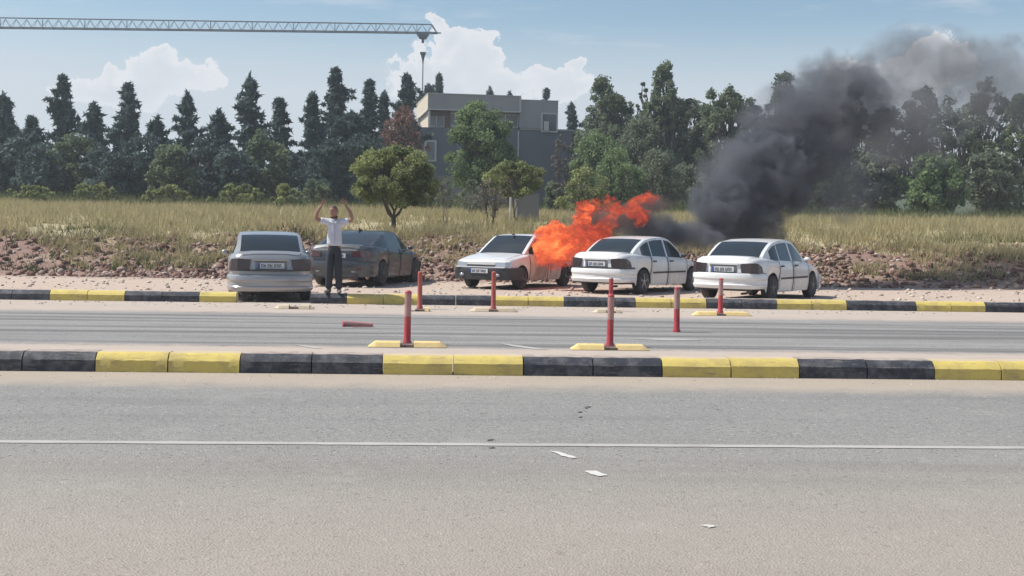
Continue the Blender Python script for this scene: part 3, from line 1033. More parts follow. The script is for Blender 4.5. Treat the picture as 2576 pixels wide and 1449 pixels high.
def sedan90(paint, mirror):
    return dict(gap=0.642, paint=paint, W=1.71, rear=-2.20, front=2.18, axf=1.36, axr=-1.28, wheel_r=0.305, arch_r=0.355, sill=0.205, chin=0.26, tuck=0.30,
                top=[(2.18, .60), (2.12, .66), (1.95, .715), (1.5, .80), (0.95, .90), (0.5, .93), (-1.0, .97), (-1.55, 1.02), (-1.9, 1.03), (-2.14, 1.01), (-2.17, .97), (-2.20, .80)],
                shoulder=[(2.18, .55), (2.1, .60), (1.95, .655), (1.5, .75), (0.95, .855), (0.3, .885), (-1.0, .93), (-1.55, .955), (-2.0, .955), (-2.17, .91), (-2.20, .76)],
                half=[(2.18, .60), (2.1, .70), (1.95, .775), (1.6, .83), (1.2, .85), (-1.2, .852), (-1.7, .825), (-2.0, .775), (-2.15, .70), (-2.20, .62)],
                doors=[(-0.06, 0.98), (-0.96, -0.08)], cuts=[-0.06, 0.98, -0.96, -0.08, 1.0, -1.62], handle_z=0.80, handle_mat=M_blackpl,
                bonnet=(1.0, 2.1), boot=(-2.17, -1.62), rim=M_rim, mirror_mat=mirror,
                gh=dict(fb=1.08, ft=0.30, rt=-0.98, rb=-1.66, roof=[(-1.66, 1.0), (-1.45, 1.14), (-1.2, 1.27), (-0.98, 1.355), (-0.5, 1.412), (0.0, 1.42), (0.30, 1.385), (0.62, 1.22), (1.08, .90)],
                        win=[(-1.28, -0.84), (-0.80, -0.06), (0.02, 0.80)], tumble=0.36),
                fb=std_bumper(paint, .20, .56, .10), rb=std_bumper(paint, .29, .63, .09))


def place(px, Y, heading, local):
    """car origin so that its local point sits at image column px, depth Y. heading: from +Y towards +X"""
    base = at(px, 720, Y)
    rz = math.pi / 2 - heading
    lx, ly = local
    ox = math.cos(rz) * lx - math.sin(rz) * ly
    oy = math.sin(rz) * lx + math.cos(rz) * ly
    return (base.x - ox, base.y - oy, LOT), rz


def rear_dress_sedan(t, P, seedn, lamp=M_taild):
    x = P['rear']
    for s_ in (-1, 1):
        cl_ = MB()
        cl_.add([(x - 0.022, s_ * 0.40, .86), (x - 0.018, s_ * 0.66, .88), (x + 0.10, s_ * 0.775, .87), (x + 0.24, s_ * 0.812, .80), (x + 0.30, s_ * 0.825, .66),
                 (x + 0.10, s_ * 0.79, .645), (x - 0.022, s_ * 0.66, .645), (x - 0.03, s_ * 0.44, .645),
                 (x + 0.05, s_ * 0.40, .86), (x + 0.05, s_ * 0.60, .88), (x + 0.12, s_ * 0.66, .87), (x + 0.24, s_ * 0.7, .80), (x + 0.30, s_ * 0.7, .66),
                 (x + 0.14, s_ * 0.66, .645), (x + 0.05, s_ * 0.6, .645), (x + 0.05, s_ * 0.44, .645)],
                [(0, 1, 6, 7), (1, 2, 5, 6), (2, 3, 4, 5), (0, 8, 9, 1), (1, 9, 10, 2), (2, 10, 11, 3), (3, 11, 12, 4), (4, 12, 13, 5), (5, 13, 14, 6), (6, 14, 15, 7), (7, 15, 8, 0)])
        cl_.build('tail_light', lamp, t, smooth=30)
    # plate recess on the boot face
    MB().box((x - 0.006, 0, .74), (0.02, 0.62, 0.17)).build('plate_recess', M_blackpl if lamp is None else M_rimg, t, bevel=0.01)
    MB().box((x - 0.018, 0, .855), (0.03, 0.72, 0.05)).build('boot_handle_bar', P['paint'], t, bevel=0.012)
    plate(t, x - 0.024, .735, -1, seed=seedn)
    for s_ in (-1, 1):
        MB().box((0.0, s_ * 0.862, .52), (1.75, 0.014, 0.045)).build('rub_strip', M_blackpl, t, bevel=0.004)
    MB().box((x + 0.05, 0, .285), (0.1, 1.3, 0.04)).build('lower_valance', M_blackpl, t)
    MB().tube([(x + 0.25, -0.45, .2), (x - 0.02, -0.45, .2)], [.025, .025], 8).build('exhaust_pipe', M_under, t)


# middle white sedan (clear of the fire, behind the near right post)
P1 = sedan90(M_white, M_blackpl)
loc, rz = place(1618, 31.0, R(38), (P1['axr'], -0.80))
car1, *_ = make_car(P1, 'parked_car', 'whole white saloon with dark tail lights seen from behind, right of the flames', loc, rz)
rear_dress_sedan(car1, P1, 1)
MB().box((-0.2, 0, 1.435), (0.03, 0.01, 0.05)).build('antenna', M_blackpl, car1)

# rightmost white sedan
P2 = sedan90(M_white, M_white)
P2['rb'] = std_bumper(M_white, .30, .66, .11)
P2['rim'] = M_rimg
loc, rz = place(1786, 29.2, R(36), (P2['axr'], 0.72))
car2, *_ = make_car(P2, 'parked_car', 'white saloon at the right edge, parked nearest beyond the middle white saloon', loc, rz)
rear_dress_sedan(car2, P2, 2)

# charcoal sedan
P3 = dict(paint=M_charcoal, W=1.86, rear=-2.40, front=2.40, axf=1.46, axr=-1.34, wheel_r=0.335, arch_r=0.375, sill=0.22, chin=0.24, tuck=0.30,
          top=[(2.40, .62), (2.3, .70), (1.9, .80), (1.3, .92), (0.9, .98), (-1.0, 1.03), (-1.6, 1.07), (-2.1, 1.09), (-2.32, 1.08), (-2.37, 1.02), (-2.40, .78)],
          shoulder=[(2.40, .58), (2.2, .66), (1.8, .77), (1.2, .87), (0.5, .93), (-1.0, .985), (-1.8, 1.02), (-2.3, 1.0), (-2.40, .74)],
          half=[(2.40, .55), (2.25, .74), (2.0, .84), (1.5, .91), (-1.3, .925), (-1.8, .90), (-2.15, .84), (-2.33, .74), (-2.40, .64)],
          doors=[(-0.02, 1.02), (-1.0, -0.04)], cuts=[-0.02, 1.02, -1.0, -0.04, 1.1, -1.8], handle_z=0.83, handle_mat=M_charcoal,
          bonnet=(1.1, 2.3), boot=(-2.36, -1.8), rim=M_rimg, mirror_mat=M_charcoal,
          gh=dict(fb=1.15, ft=0.25, rt=-0.85, rb=-1.86, roof=[(-1.86, 1.06), (-1.5, 1.20), (-1.1, 1.335), (-0.85, 1.395), (-0.4, 1.44), (0.0, 1.445), (0.25, 1.42), (0.6, 1.27), (1.15, .97)],
                  win=[(-1.45, -0.98), (-0.94, -0.04), (0.02, 0.85)], tumble=0.42),
          fb=std_bumper(M_charcoal, .18, .60, .12), rb=std_bumper(M_charcoal, .26, .66, .09, lip=False), spokes=7)
loc, rz = place(960, 33.2, R(16.5), (P3['axr'], -0.85))
car3, *_ = make_car(P3, 'parked_car', 'charcoal grey saloon seen from behind the man with raised arms', loc, rz)
x = P3['rear']
for s_ in (-1, 1):
    MB().add([(x - 0.02, s_ * 0.42, .90), (x - 0.01, s_ * 0.64, .93), (x + 0.22, s_ * 0.83, .93), (x + 0.24, s_ * 0.85, .80), (x - 0.01, s_ * 0.67, .76), (x - 0.03, s_ * 0.42, .78),
              (x + 0.1, s_ * 0.42, .90), (x + 0.1, s_ * 0.60, .93), (x + 0.2, s_ * 0.7, .93), (x + 0.2, s_ * 0.7, .80), (x + 0.1, s_ * 0.6, .76), (x + 0.1, s_ * 0.42, .78)],
             [(0, 1, 4, 5), (1, 2, 3, 4), (0, 6, 7, 1), (1, 7, 8, 2), (2, 8, 9, 3), (3, 9, 10, 4), (4, 10, 11, 5), (5, 11, 6, 0)]).build('tail_light', M_tail, car3, smooth=30)
    MB().box((x - 0.05, s_ * 0.55, .46), (0.03, 0.26, 0.04)).build('rear_reflector', M_tail, car3, bevel=0.008)
MB().box((x - 0.03, 0, .945), (0.03, 1.1, 0.025)).build('chrome_bar', M_rim, car3, bevel=0.005)
MB().box((x - 0.075, 0, .40), (0.02, 1.05, 0.03)).build('bumper_trim', M_rim, car3, bevel=0.004)
MB().box((x - 0.04, 0, .28), (0.05, 1.2, 0.12)).build('rear_diffuser', M_blackpl, car3, bevel=0.01)
plate(car3, x - 0.035, .80, -1, seed=3)
fin = MB().add([(-0.75, -0.02, 1.41), (-0.50, -0.02, 1.43), (-0.50, 0.02, 1.43), (-0.75, 0.02, 1.41), (-0.76, 0, 1.50), (-0.70, 0, 1.50)],
               [(0, 1, 2, 3), (0, 4, 5, 1), (3, 2, 5, 4), (0, 3, 4), (1, 5, 2)])
fin.build('fin_antenna', M_blackpl, car3)

# burning hatchback, seen from the front
P4 = dict(paint=M_white, door_paint=M_whitefire, W=1.66, rear=-2.0, front=1.98, axf=1.24, axr=-1.26, wheel_r=0.285, arch_r=0.335, sill=0.21, chin=0.28, tuck=0.30,
          top=[(1.98, .60), (1.94, .74), (1.86, .79), (1.4, .86), (0.85, .93), (-1.0, .98), (-1.9, .97), (-1.97, .9), (-2.0, .7)],
          shoulder=[(1.98, .57), (1.93, .70), (1.8, .745), (1.4, .81), (0.8, .875), (-1.0, .92), (-1.9, .92), (-2.0, .66)],
          half=[(1.98, .72), (1.9, .79), (1.6, .815), (1.0, .828), (-1.2, .83), (-1.7, .805), (-1.93, .76), (-2.0, .70)],
          doors=[(-0.12, 0.88), (-0.95, -0.14)], cuts=[-0.12, 0.88, -0.95, -0.14, 0.93, -1.5], handle_z=0.76, handle_mat=M_blackpl,
          bonnet=(0.93, 1.9), rim=M_rimg, mirror_mat=M_blackpl, roof_paint=M_white,
          gh=dict(fb=0.98, ft=0.22, rt=-1.35, rb=-1.95, roof=[(-1.95, .96), (-1.7, 1.14), (-1.35, 1.34), (-0.8, 1.40), (-0.2, 1.415), (0.22, 1.385), (0.6, 1.17), (0.98, .93)],
                  win=[(-1.4, -0.92), (-0.88, -0.12), (-0.05, 0.75)], tumble=0.32),
          fb=std_bumper(M_blackpl, .24, .56, .08, wrap=0.62, lip=False), rb=std_bumper(M_blackpl, .28, .58, .08, lip=False), spokes=4)
loc, rz = place(1312, 32.6, R(32) + math.pi, (P4['axf'], 0.77))
car4, *_ = make_car(P4, 'burning_car', 'white hatchback on fire, seen from the front with black bumper', loc, rz, None)
x = P4['front']
for s_ in (-1, 1):
    MB().add([(x + 0.012, s_ * 0.42, .70), (x + 0.008, s_ * 0.70, .70), (x - 0.10, s_ * 0.79, .70), (x - 0.10, s_ * 0.79, .58), (x + 0.02, s_ * 0.71, .58), (x + 0.025, s_ * 0.42, .58),
              (x - 0.05, s_ * 0.42, .70), (x - 0.08, s_ * 0.66, .70), (x - 0.15, s_ * 0.7, .70), (x - 0.15, s_ * 0.7, .58), (x - 0.08, s_ * 0.66, .58), (x - 0.05, s_ * 0.42, .58)],
             [(0, 1, 4, 5), (1, 2, 3, 4), (0, 6, 7, 1), (1, 7, 8, 2), (2, 8, 9, 3), (3, 9, 10, 4), (4, 10, 11, 5), (5, 11, 6, 0)]).build('headlight', M_lamp, car4, smooth=30)
    MB().ell((x + 0.10, s_ * 0.52, .37), (0.02, 0.07, 0.04)).build('fog_light', M_lamp, car4, smooth=60)
MB().box((x + 0.012, 0, .665), (0.03, 0.82, 0.085)).build('grille_panel', M_white, car4, bevel=0.01)
MB().box((x + 0.026, 0, .605), (0.02, 0.80, 0.028)).build('grille_slot', M_blackpl, car4, bevel=0.004)
MB().box((x + 0.055, 0, .565), (0.05, 1.42, 0.028)).build('bumper_top_strip', M_white, car4, bevel=0.006)
plate(car4, x + 0.135, .47, 1, seed=4)
MB().box((0.30, 0, 1.40), (0.10, 0.05, 0.035)).build('roof_stub', M_blackpl, car4)
MB().tube([(0.86, 0.45, 0.975), (0.70, 0.15, 1.07)], [0.008, 0.006], 5).build('wiper', M_blackpl, car4)
MB().tube([(0.86, -0.15, 0.98), (0.70, -0.45, 1.06)], [0.008, 0.006], 5).build('wiper', M_blackpl, car4)

# silver car at the left, its right rear corner reaching into view
P5 = sedan90(M_silver, M_silver)
P5['rb'] = std_bumper(M_silver, .22, .56, .10)
loc, rz = place(782, 26.3, R(-9), (-1.7, -0.82))
loc = (loc[0], loc[1] + 0.0, 0.0 if loc[1] < 24 else LOT)
car5, *_ = make_car(P5, 'parked_car', 'silver grey saloon left of the charcoal saloon, parked by the driveway gap', loc, rz)
rear_dress_sedan(car5, P5, 5)


# ------------------------------------------------------------------ vegetation generators
def leaves(centres, radii, n_per, size, aspect=1.0, flat=1.0, seed=0, shell=0.5, droop=0.0):
    """leaf quads scattered in clumps; returns V, F, tint"""
    g = np.random.default_rng(seed)
    c = np.repeat(np.asarray(centres, float), n_per, 0)
    r = np.repeat(np.asarray(radii, float), n_per, 0)
    if r.ndim == 1: r = np.stack([r, r, r * flat], 1)
    n = len(c)
    d = g.normal(size=(n, 3))
    d /= np.linalg.norm(d, axis=1, keepdims=True)
    rad = shell + (1 - shell) * g.random(n)
    rad = np.where(g.random(n) < 0.12, rad * 1.22, rad)
    p = c + d * rad[:, None] * r
    nrm = d * 0.8 + g.normal(size=(n, 3)) * 0.7
    nrm /= np.linalg.norm(nrm, axis=1, keepdims=True)
    up = g.normal(size=(n, 3))
    up[:, 2] -= droop
    a = np.cross(nrm, up)
    a /= np.linalg.norm(a, axis=1, keepdims=True) + 1e-9
    b = np.cross(nrm, a)
    s_ = size * (0.6 + 0.8 * g.random(n))
    a *= (s_ * 0.5 / math.sqrt(aspect))[:, None]
    b *= (s_ * 0.5 * math.sqrt(aspect))[:, None]
    V = np.stack([p - b, p + a * 0.9 - b * 0.1, p + b, p - a * 0.9 + b * 0.1], 1).reshape(-1, 3)
    F = np.arange(4 * n, dtype=np.int32).reshape(-1, 4)
    ct = g.random(len(centres))
    t_ = np.repeat(ct, n_per) * 0.6 + g.random(n) * 0.4
    return V, F, np.repeat(t_, 4)


def tree_obj(name, loc, label, cat, V, F, T, lm, trunk_mb, bark, group=None, crown_name='crown'):
    t = empty(name, loc, 0, label, cat, group)
    if trunk_mb is not None:
        trunk_mb.build('trunk', bark, t, smooth=60)
    link(crown_name, np_mesh('crown', V, F, tint=T), lm, t)
    return t


def limb(mb, a, b_, r0, r1, rr, seg=4, sag=0.1, n=5):
    a, b_ = Vector(a), Vector(b_)
    L = (b_ - a).length
    pts = []
    for i in range(seg + 1):
        f = i / seg
        p_ = a.lerp(b_, f)
        if 0 < i < seg:
            p_ += Vector((rr.uniform(-1, 1), rr.uniform(-1, 1), rr.uniform(-.5, 1))) * L * 0.06
            p_.z += math.sin(f * math.pi) * L * sag
        pts.append(p_)
    mb.tube(pts, [r0 + (r1 - r0) * i / seg for i in range(seg + 1)], n)
    return pts


def broadleaf(name, px, top_py, Y, width_px, label, lm, crown_bot=0.3, n_clump=60, dens=90, leaf=0.16, seed=1, trunk_r=None, bark=None, multi=1,
              lean=0.0, flatten=1.0, cat='tree', group=None, squash=None, spread=1.0):
    rr = random.Random(seed)
    base = at(px, 700, Y)
    z0 = th(base.x, base.y)
    H = at(px, top_py, Y).z - z0
    s_ = FOC / (Y * 0.999)
    Wd = width_px / s_ / 2
    mb = MB()
    tr = trunk_r or H * 0.022
    cz = H * (crown_bot + 1) / 2
    ch = H * (1 - crown_bot) / 2
    cen, rad = [], []
    n_clump = int(n_clump * 1.35)
    for k in range(n_clump):
        vz = rr.uniform(-1, 1)
        rm_ = math.sqrt(max(0.0, 1 - abs(vz) ** (2.0 if vz > 0 else 3.0))) * (0.25 + 0.75 * rr.random() ** 0.5)
        an_ = rr.uniform(0, 6.283)
        v = Vector((rm_ * math.cos(an_), rm_ * math.sin(an_), vz))
        lump = 0.90 + 0.26 * math.sin(v.x * 5 + seed) * math.sin(v.z * 4 + seed * 2) + rr.uniform(-.08, .1)
        # wider below the middle, uneven top
        wx = Wd * (1.04 - 0.18 * max(0, v.z)) * lump
        cen.append((lean * (cz + v.z * ch) + v.x * wx, v.y * wx, cz + v.z * ch * min(lump, 1.0)))
        rad.append(rr.uniform(0.15, 0.33) * min(Wd, ch) * spread)
    forks = []
    if multi == 1:
        fz = H * crown_bot * 0.5
        limb(mb, (0, 0, -0.15), (lean * fz, 0, fz), tr * 1.1, tr * 0.9, rr, 3, 0.0, 8)
        for q in range(6):
            an = q * 1.05 + rr.uniform(-.3, .3)
            e_ = Vector((lean * cz + math.cos(an) * Wd * 0.42, math.sin(an) * Wd * 0.42, H * (crown_bot + 0.12) + rr.uniform(0, .1) * H))
            limb(mb, (lean * fz, 0, fz), e_, tr * 0.55, tr * 0.30, rr, 4, -0.05, 6)
            forks.append(e_)
    top_tr = H * (crown_bot + 0.10)
    for mi in range(multi if multi > 1 else 0):
        off = Vector((rr.uniform(-1, 1), rr.uniform(-1, 1), 0)) * (0.25 * Wd if multi > 1 else 0.02)
        a = Vector((off.x * 0.2, off.y * 0.2, -0.15))
        b_ = Vector((off.x + lean * top_tr, off.y, top_tr))
        limb(mb, a, b_, tr / (multi ** 0.4), tr * 0.62 / (multi ** 0.4), rr, 5, 0.0, 8)
        forks.append(b_)
    n_clump = len(cen)
    order = [k for k in range(n_clump) if cen[k][2] > cz + 0.3 * ch or rr.random() < 0.4]
    for k in order:
        c_ = Vector(cen[k])
        st_ = min(forks, key=lambda q: (q - c_).length)
        st2 = st_ + (Vector((0, 0, 1)) * (rr.uniform(-0.25, 0.35) * ch))
        if st2.z > c_.z: st2 = st_.copy()
        limb(mb, st2 if st2.z > st_.z else st_ - Vector((0, 0, rr.uniform(0, .15) * H * crown_bot)), c_, tr * 0.34, tr * 0.08, rr, 3, 0.06, 5)
    for q in forks:
        limb(mb, q, q + Vector((lean * ch, 0, ch * 0.7)), tr * 0.6, tr * 0.15, rr, 4, 0.0, 6)
    V_, F_, T_ = leaves(cen, rad, dens, leaf, 1.5, 0.85 * flatten, seed, 0.35)
    return tree_obj(name, (base.x, base.y, z0), label, cat, V_, F_, T_, lm, mb, bark or M_bark, group)


def conifer(name, px, top_py, Y, width_px, label, seed=1, bot=0.05, lm=None, ragged_=0.5, up=0.15, dens=26, leaf=0.30, group=None, power=0.8, whorl=0.50, top_blunt=0.12):
    rr = random.Random(seed)
    base = at(px, 700, Y)
    z0 = th(base.x, base.y)
    H = at(px, top_py, Y).z - z0
    s_ = FOC / Y
    Wd = width_px * 1.55 / s_ / 2
    mb = MB()
    mb.tube([(rr.uniform(-.05, .05) * (i > 0), rr.uniform(-.05, .05) * (i > 0), -0.2 + (H + 0.1) * i / 8) for i in range(9)],
            [H * 0.018 * (1 - 0.93 * i / 8) + 0.015 for i in range(9)], 7)
    cen, rad = [], []
    z = H * bot
    while z < H * 0.985:
        f = (z / H - bot) / (1 - bot)
        Lm = Wd * ((1 - f) ** power * (1 - top_blunt) + top_blunt * min(1, (1 - f) * 6))
        if f < 0.12: Lm *= 0.75 + f * 2
        nb = rr.choice((4, 5, 5, 6))
        a0 = rr.uniform(0, 6.28)
        for k in range(nb):
            an = a0 + 6.28 * k / nb + rr.uniform(-.4, .4)
            L = Lm * (1 - ragged_ * rr.random() ** 1.5) * (1.45 if rr.random() < 0.12 else 1) * (0.86 + 0.3 * math.sin(z * 1.7 + seed + 2 * math.cos(an)))
            if L < 0.08: L = 0.08
            tip = Vector((math.cos(an) * L, math.sin(an) * L, z + L * rr.uniform(up - 0.15, up + 0.25)))
            mb.tube([(0, 0, z), tuple(Vector((0, 0, z)).lerp(tip, 0.5) + Vector((0, 0, -0.04 * L))), tuple(tip)], [0.035, 0.022, 0.008], 4)
            nk = max(2, int(L / 0.34))
            for q in range(nk):
                ff = (q + 0.75) / nk
                c_ = Vector((0, 0, z)).lerp(tip, ff)
                side = Vector((-math.sin(an), math.cos(an), 0)) * rr.uniform(-.16, .16) * L * (1 - ff * 0.5)
                cen.append(tuple(c_ + side))
                rr_ = rr.uniform(0.15, 0.27) * (1.15 - 0.4 * ff)
                rad.append((rr_ * 1.2, rr_ * 1.2, rr_ * 0.55))
        z += whorl * rr.uniform(0.6, 1.2) * (1 - 0.3 * f)
    cen.append((0, 0, H * 0.99))
    rad.append((0.10, 0.10, 0.32))
    V_, F_, T_ = leaves(cen, rad, dens, leaf, 3.4, 1.0, seed, 0.1)
    return tree_obj(name, (base.x, base.y, z0), label, 'tree', V_, F_, T_, lm or L_dark, mb, M_bark, group)


GD = 'dark conifers at the left behind the field'
conifer('pine_tree', 782, 238, 88, 96, 'dark dense conifer at the left edge behind the waving man', 11, group=GD, power=0.95, top_blunt=0.12)
conifer('pine_tree', 840, 172, 90, 118, 'tallest dark conifer on the left with airy ragged top', 12, ragged_=0.6, group=GD, power=0.85, top_blunt=0.15, dens=22)
conifer('pine_tree', 925, 203, 93, 92, 'dark conifer with horizontal branch tiers right of the tallest one', 13, group=GD, up=0.25)
conifer('pine_tree', 880, 285, 84, 120, 'lower dark conifer filling the gap between the tall ones', 14, group=GD, power=0.55, top_blunt=0.4)
conifer('pine_tree', 961, 233, 96, 44, 'thin dark conifer with bare needle tip', 15, group=GD, power=1.0, top_blunt=0.05)
conifer('pine_tree', 1017, 188, 98, 84, 'dark pointed conifer behind the reddish dry tree', 16, group=GD, up=0.35, power=0.75)
conifer('pine_tree', 1072, 212, 128, 78, 'dark straggly conifer rising behind the left corner of the house', 17, up=0.55, ragged_=0.75, power=0.5, top_blunt=0.5, group=GD)
conifer('pine_tree', 1098, 186, 130, 22, 'leaning dark twig crown beside the lamp mast', 18, up=0.8, ragged_=0.6, group=GD, power=0.6)
conifer('pine_tree', 830, 360, 80, 100, 'low dark bushy conifer left of the round olive tree', 19, group=GD, power=0.4, top_blunt=0.6)
conifer('pine_tree', 905, 345, 81, 100, 'low dark bushy conifer just behind the round olive tree', 20, group=GD, power=0.4, top_blunt=0.6)
conifer('pine_tree', 1225, 222, 135, 16, 'small dark tree tip showing over the middle of the flat roof', 21, power=0.6, ragged_=0.4)
conifer('pine_tree', 1275, 231, 135, 13, 'tiny dark tree tip right over the flat roof fascia', 22, power=0.6, ragged_=0.4)
conifer('pine_tree', 1366, 221, 130, 36, 'star shaped dark conifer top over the right roof block', 23, up=0.7, ragged_=0.3, power=0.7, whorl=0.6, dens=16)
conifer('pine_tree', 1430, 263, 118, 52, 'small dark conifer right behind the house corner', 24, power=0.7)
# beyond the photographed part, the tree belt goes on
ORD = ['first', 'second', 'third', 'fourth', 'fifth', 'sixth', 'seventh', 'eighth', 'ninth', 'tenth', 'eleventh', 'twelfth', 'thirteenth', 'fourteenth', 'fifteenth', 'sixteenth']
ext = [(700, 250, 90, 110), (625, 195, 94, 120), (548, 285, 86, 130), (470, 235, 91, 104), (395, 300, 84, 130), (322, 215, 95, 112),
       (236, 262, 90, 124), (158, 190, 97, 110), (80, 300, 86, 132), (10, 240, 92, 122)]
for k, (px, ty, Y, wd) in enumerate(ext):
    conifer('pine_tree', px, ty, Y, wd, '%s tall dark conifer counted leftwards from the left edge of the waving man' % ORD[k], 40 + k, group='dark conifers going on to the left', dens=16,
            leaf=0.36, power=0.95, top_blunt=0.15, ragged_=0.65)
for k, (px, ty, Y, wd) in enumerate([(662, 335, 82, 130), (585, 370, 80, 120), (505, 350, 81, 130), (430, 360, 79, 120), (350, 340, 82, 140), (270, 372, 80, 130), (190, 345, 81, 130), (110, 365, 80, 130), (35, 350, 82, 130)]):
    broadleaf('broadleaf_tree', px, ty, Y, wd, '%s low dull green tree under the left tree belt, counted from the right' % ORD[k], L_dark if k % 3 else L_mid, 0.05, 60, 60, 0.2, 140 + k, group='low trees going on to the left')
broadleaf('broadleaf_tree', 988, 372, 43.5, 232, 'round olive green tree with a forked dark trunk behind the charcoal saloon', L_olive, 0.33, 120, 190, 0.075, 31, multi=1, trunk_r=0.085, spread=1.0)
broadleaf('broadleaf_tree', 1208, 262, 76, 176, 'large fresh green tree standing in front of the grey house', L_lush, 0.20, 150, 170, 0.14, 32, spread=0.9)
broadleaf('broadleaf_tree', 1290, 408, 50, 158, 'small pale green tree left of the grey board, bare twigs below', L_olive, 0.40, 80, 130, 0.08, 33, multi=2, trunk_r=0.045, bark=M_barkp)
broadleaf('bare_shrub', 1232, 455, 45.0, 92, 'bare forked shrub with blackish twigs in the dry grass', L_dry, 0.30, 44, 9, 0.06, 34, multi=4, trunk_r=0.040, cat='shrub')
broadleaf('bare_shrub', 1118, 445, 46.5, 60, 'thin pale shrub with bare stems right of the round olive tree', L_grey, 0.38, 34, 20, 0.06, 35, multi=3, trunk_r=0.028, bark=M_barkp, cat='shrub')
broadleaf('bare_shrub', 1185, 450, 60, 84, 'greyish twiggy shrub below the large fresh green tree', L_grey, 0.15, 44, 34, 0.09, 36, multi=3, trunk_r=0.03, bark=M_barkp, cat='shrub')
broadleaf('broadleaf_tree', 1000, 272, 82, 122, 'dry reddish brown tree in front of the dark conifers', L_rust, 0.30, 80, 60, 0.12, 37, multi=2)
broadleaf('broadleaf_tree', 1516, 200, 96, 140, 'tall bluish green tree right of the house with two lobed top', L_mid, 0.08, 150, 120, 0.17, 38)
broadleaf('broadleaf_tree', 1562, 262, 98, 76, 'greyish green side tree leaning out from the two lobed tree', L_grey, 0.3, 40, 70, 0.17, 39, lean=0.05)
broadleaf('broadleaf_tree', 1664, 164, 94, 124, 'tallest airy green tree on the right with spiky top', L_mid, 0.10, 130, 85, 0.18, 40, spread=0.8)
broadleaf('broadleaf_tree', 1625, 205, 97, 44, 'thin leaning tree branch crown left of the tallest airy tree', L_mid, 0.4, 26, 50, 0.17, 41, lean=-0.06, spread=0.8)
broadleaf('broadleaf_tree', 1605, 298, 88, 176, 'broad dull green tree below the airy tree', L_grey, 0.06, 110, 110, 0.16, 42)
broadleaf('broadleaf_tree', 1805, 210, 92, 134, 'dark green tree at the right edge above the smoke', L_mid, 0.1, 100, 90, 0.20, 43)
broadleaf('broadleaf_tree', 1745, 262, 96, 126, 'dim green tree between the palm and the smoke', L_grey, 0.06, 100, 100, 0.18, 44)
broadleaf('broadleaf_tree', 1505, 335, 84, 136, 'mid height green tree standing right of the lower house wall', L_lush, 0.05, 110, 110, 0.15, 45)
broadleaf('shrub', 1548, 385, 72, 140, 'tall green shrub right of the house foot', L_lush, 0.05, 60, 80, 0.13, 46, cat='shrub')
broadleaf('shrub', 1468, 425, 66, 116, 'fresh green shrub behind the dry grass left of the flames', L_olive, 0.05, 60, 80, 0.11, 47, cat='shrub')
broadleaf('shrub', 1640, 385, 74, 160, 'grey green shrub behind the flame tips', L_grey, 0.05, 60, 80, 0.13, 48, cat='shrub')
broadleaf('shrub', 1390, 455, 70, 60, 'dark shrub right of the grey board', L_mid, 0.05, 40, 70, 0.12, 49, cat='shrub')
broadleaf('shrub', 1720, 420, 78, 120, 'dull green shrub at the edge of the dark smoke', L_grey, 0.05, 50, 80, 0.14, 50, cat='shrub')
broadleaf('shrub', 800, 455, 76, 90, 'low dark shrub under the left edge conifers', L_mid, 0.2, 40, 60, 0.13, 51, cat='shrub')
broadleaf('shrub', 1060, 450, 68, 90, 'dark undergrowth shrub right behind the round olive tree', L_mid, 0.05, 50, 80, 0.12, 52, cat='shrub')
broadleaf('climbing_plant', 1408, 335, 101, 52, 'withered brown climber against the lower house wall', L_dry, 0.15, 44, 36, 0.16, 53, cat='climber', trunk_r=0.05)
for k, (px, ty, Y, wd, lm) in enumerate([(1880, 235, 94, 120, L_mid), (1960, 190, 96, 120, L_mid), (2050, 250, 92, 130, L_grey), (2135, 205, 95, 120, L_mid), (2220, 260, 92, 130, L_grey), (2300, 215, 94, 130, L_mid),
                                         (2390, 245, 92, 130, L_mid), (2470, 200, 95, 120, L_grey), (2560, 240, 92, 130, L_mid), (1900, 380, 80, 130, L_grey), (2040, 390, 78, 150, L_lush), (2190, 385, 80, 150, L_grey),
                                         (2340, 390, 78, 150, L_lush), (2490, 385, 80, 150, L_grey)]):
    broadleaf('broadleaf_tree', px, ty, Y, wd, '%s %s beyond the smoke, counted towards the right' % (ORD[k if k < 9 else k - 9], 'tall green tree' if k < 9 else 'low bushy tree'), lm, 0.08, 80, 70, 0.22, 70 + k, group='green trees going on to the right')
for k, (px, ty, wd) in enumerate([(715, 468, 80), (600, 462, 120), (420, 468, 130), (240, 462, 130), (80, 468, 120)]):
    broadleaf('shrub', px, ty, 70, wd, '%s olive shrub at the left field edge, counted from the right' % ORD[k], L_olive, 0.05, 45, 60, 0.14, 90 + k, group='shrubs going on to the left', cat='shrub')

for k, (px, ty, Y, wd, lm) in enumerate([(1455, 330, 106, 70, L_mid), (1580, 330, 108, 110, L_dark), (1640, 300, 107, 90, L_mid), (1700, 330, 106, 110, L_dark), (1765, 265, 108, 90, L_mid), (1480, 290, 109, 60, L_dark)]):
    broadleaf('broadleaf_tree', px, ty, Y, wd, '%s dark tree of the rear row right of the house' % ORD[k], lm, 0.04, 80, 70, 0.24, 170 + k, group='rear row of trees right of the house')
# palm
pb = at(1714, 700, 97)
pz = th(pb.x, pb.y)
pH = at(1714, 250, 97).z - pz
palm = empty('palm_tree', (pb.x, pb.y, pz), 0, 'palm with drooping fronds and hanging dry skirt among the right trees', 'palm tree')
MB().tube([(0, 0, -0.2), (0.05, 0, pH * 0.5), (0, 0, pH * 0.97)], [0.22, 0.18, 0.17], 9).build('trunk', M_barkp, palm, smooth=60)
rp = random.Random(5)


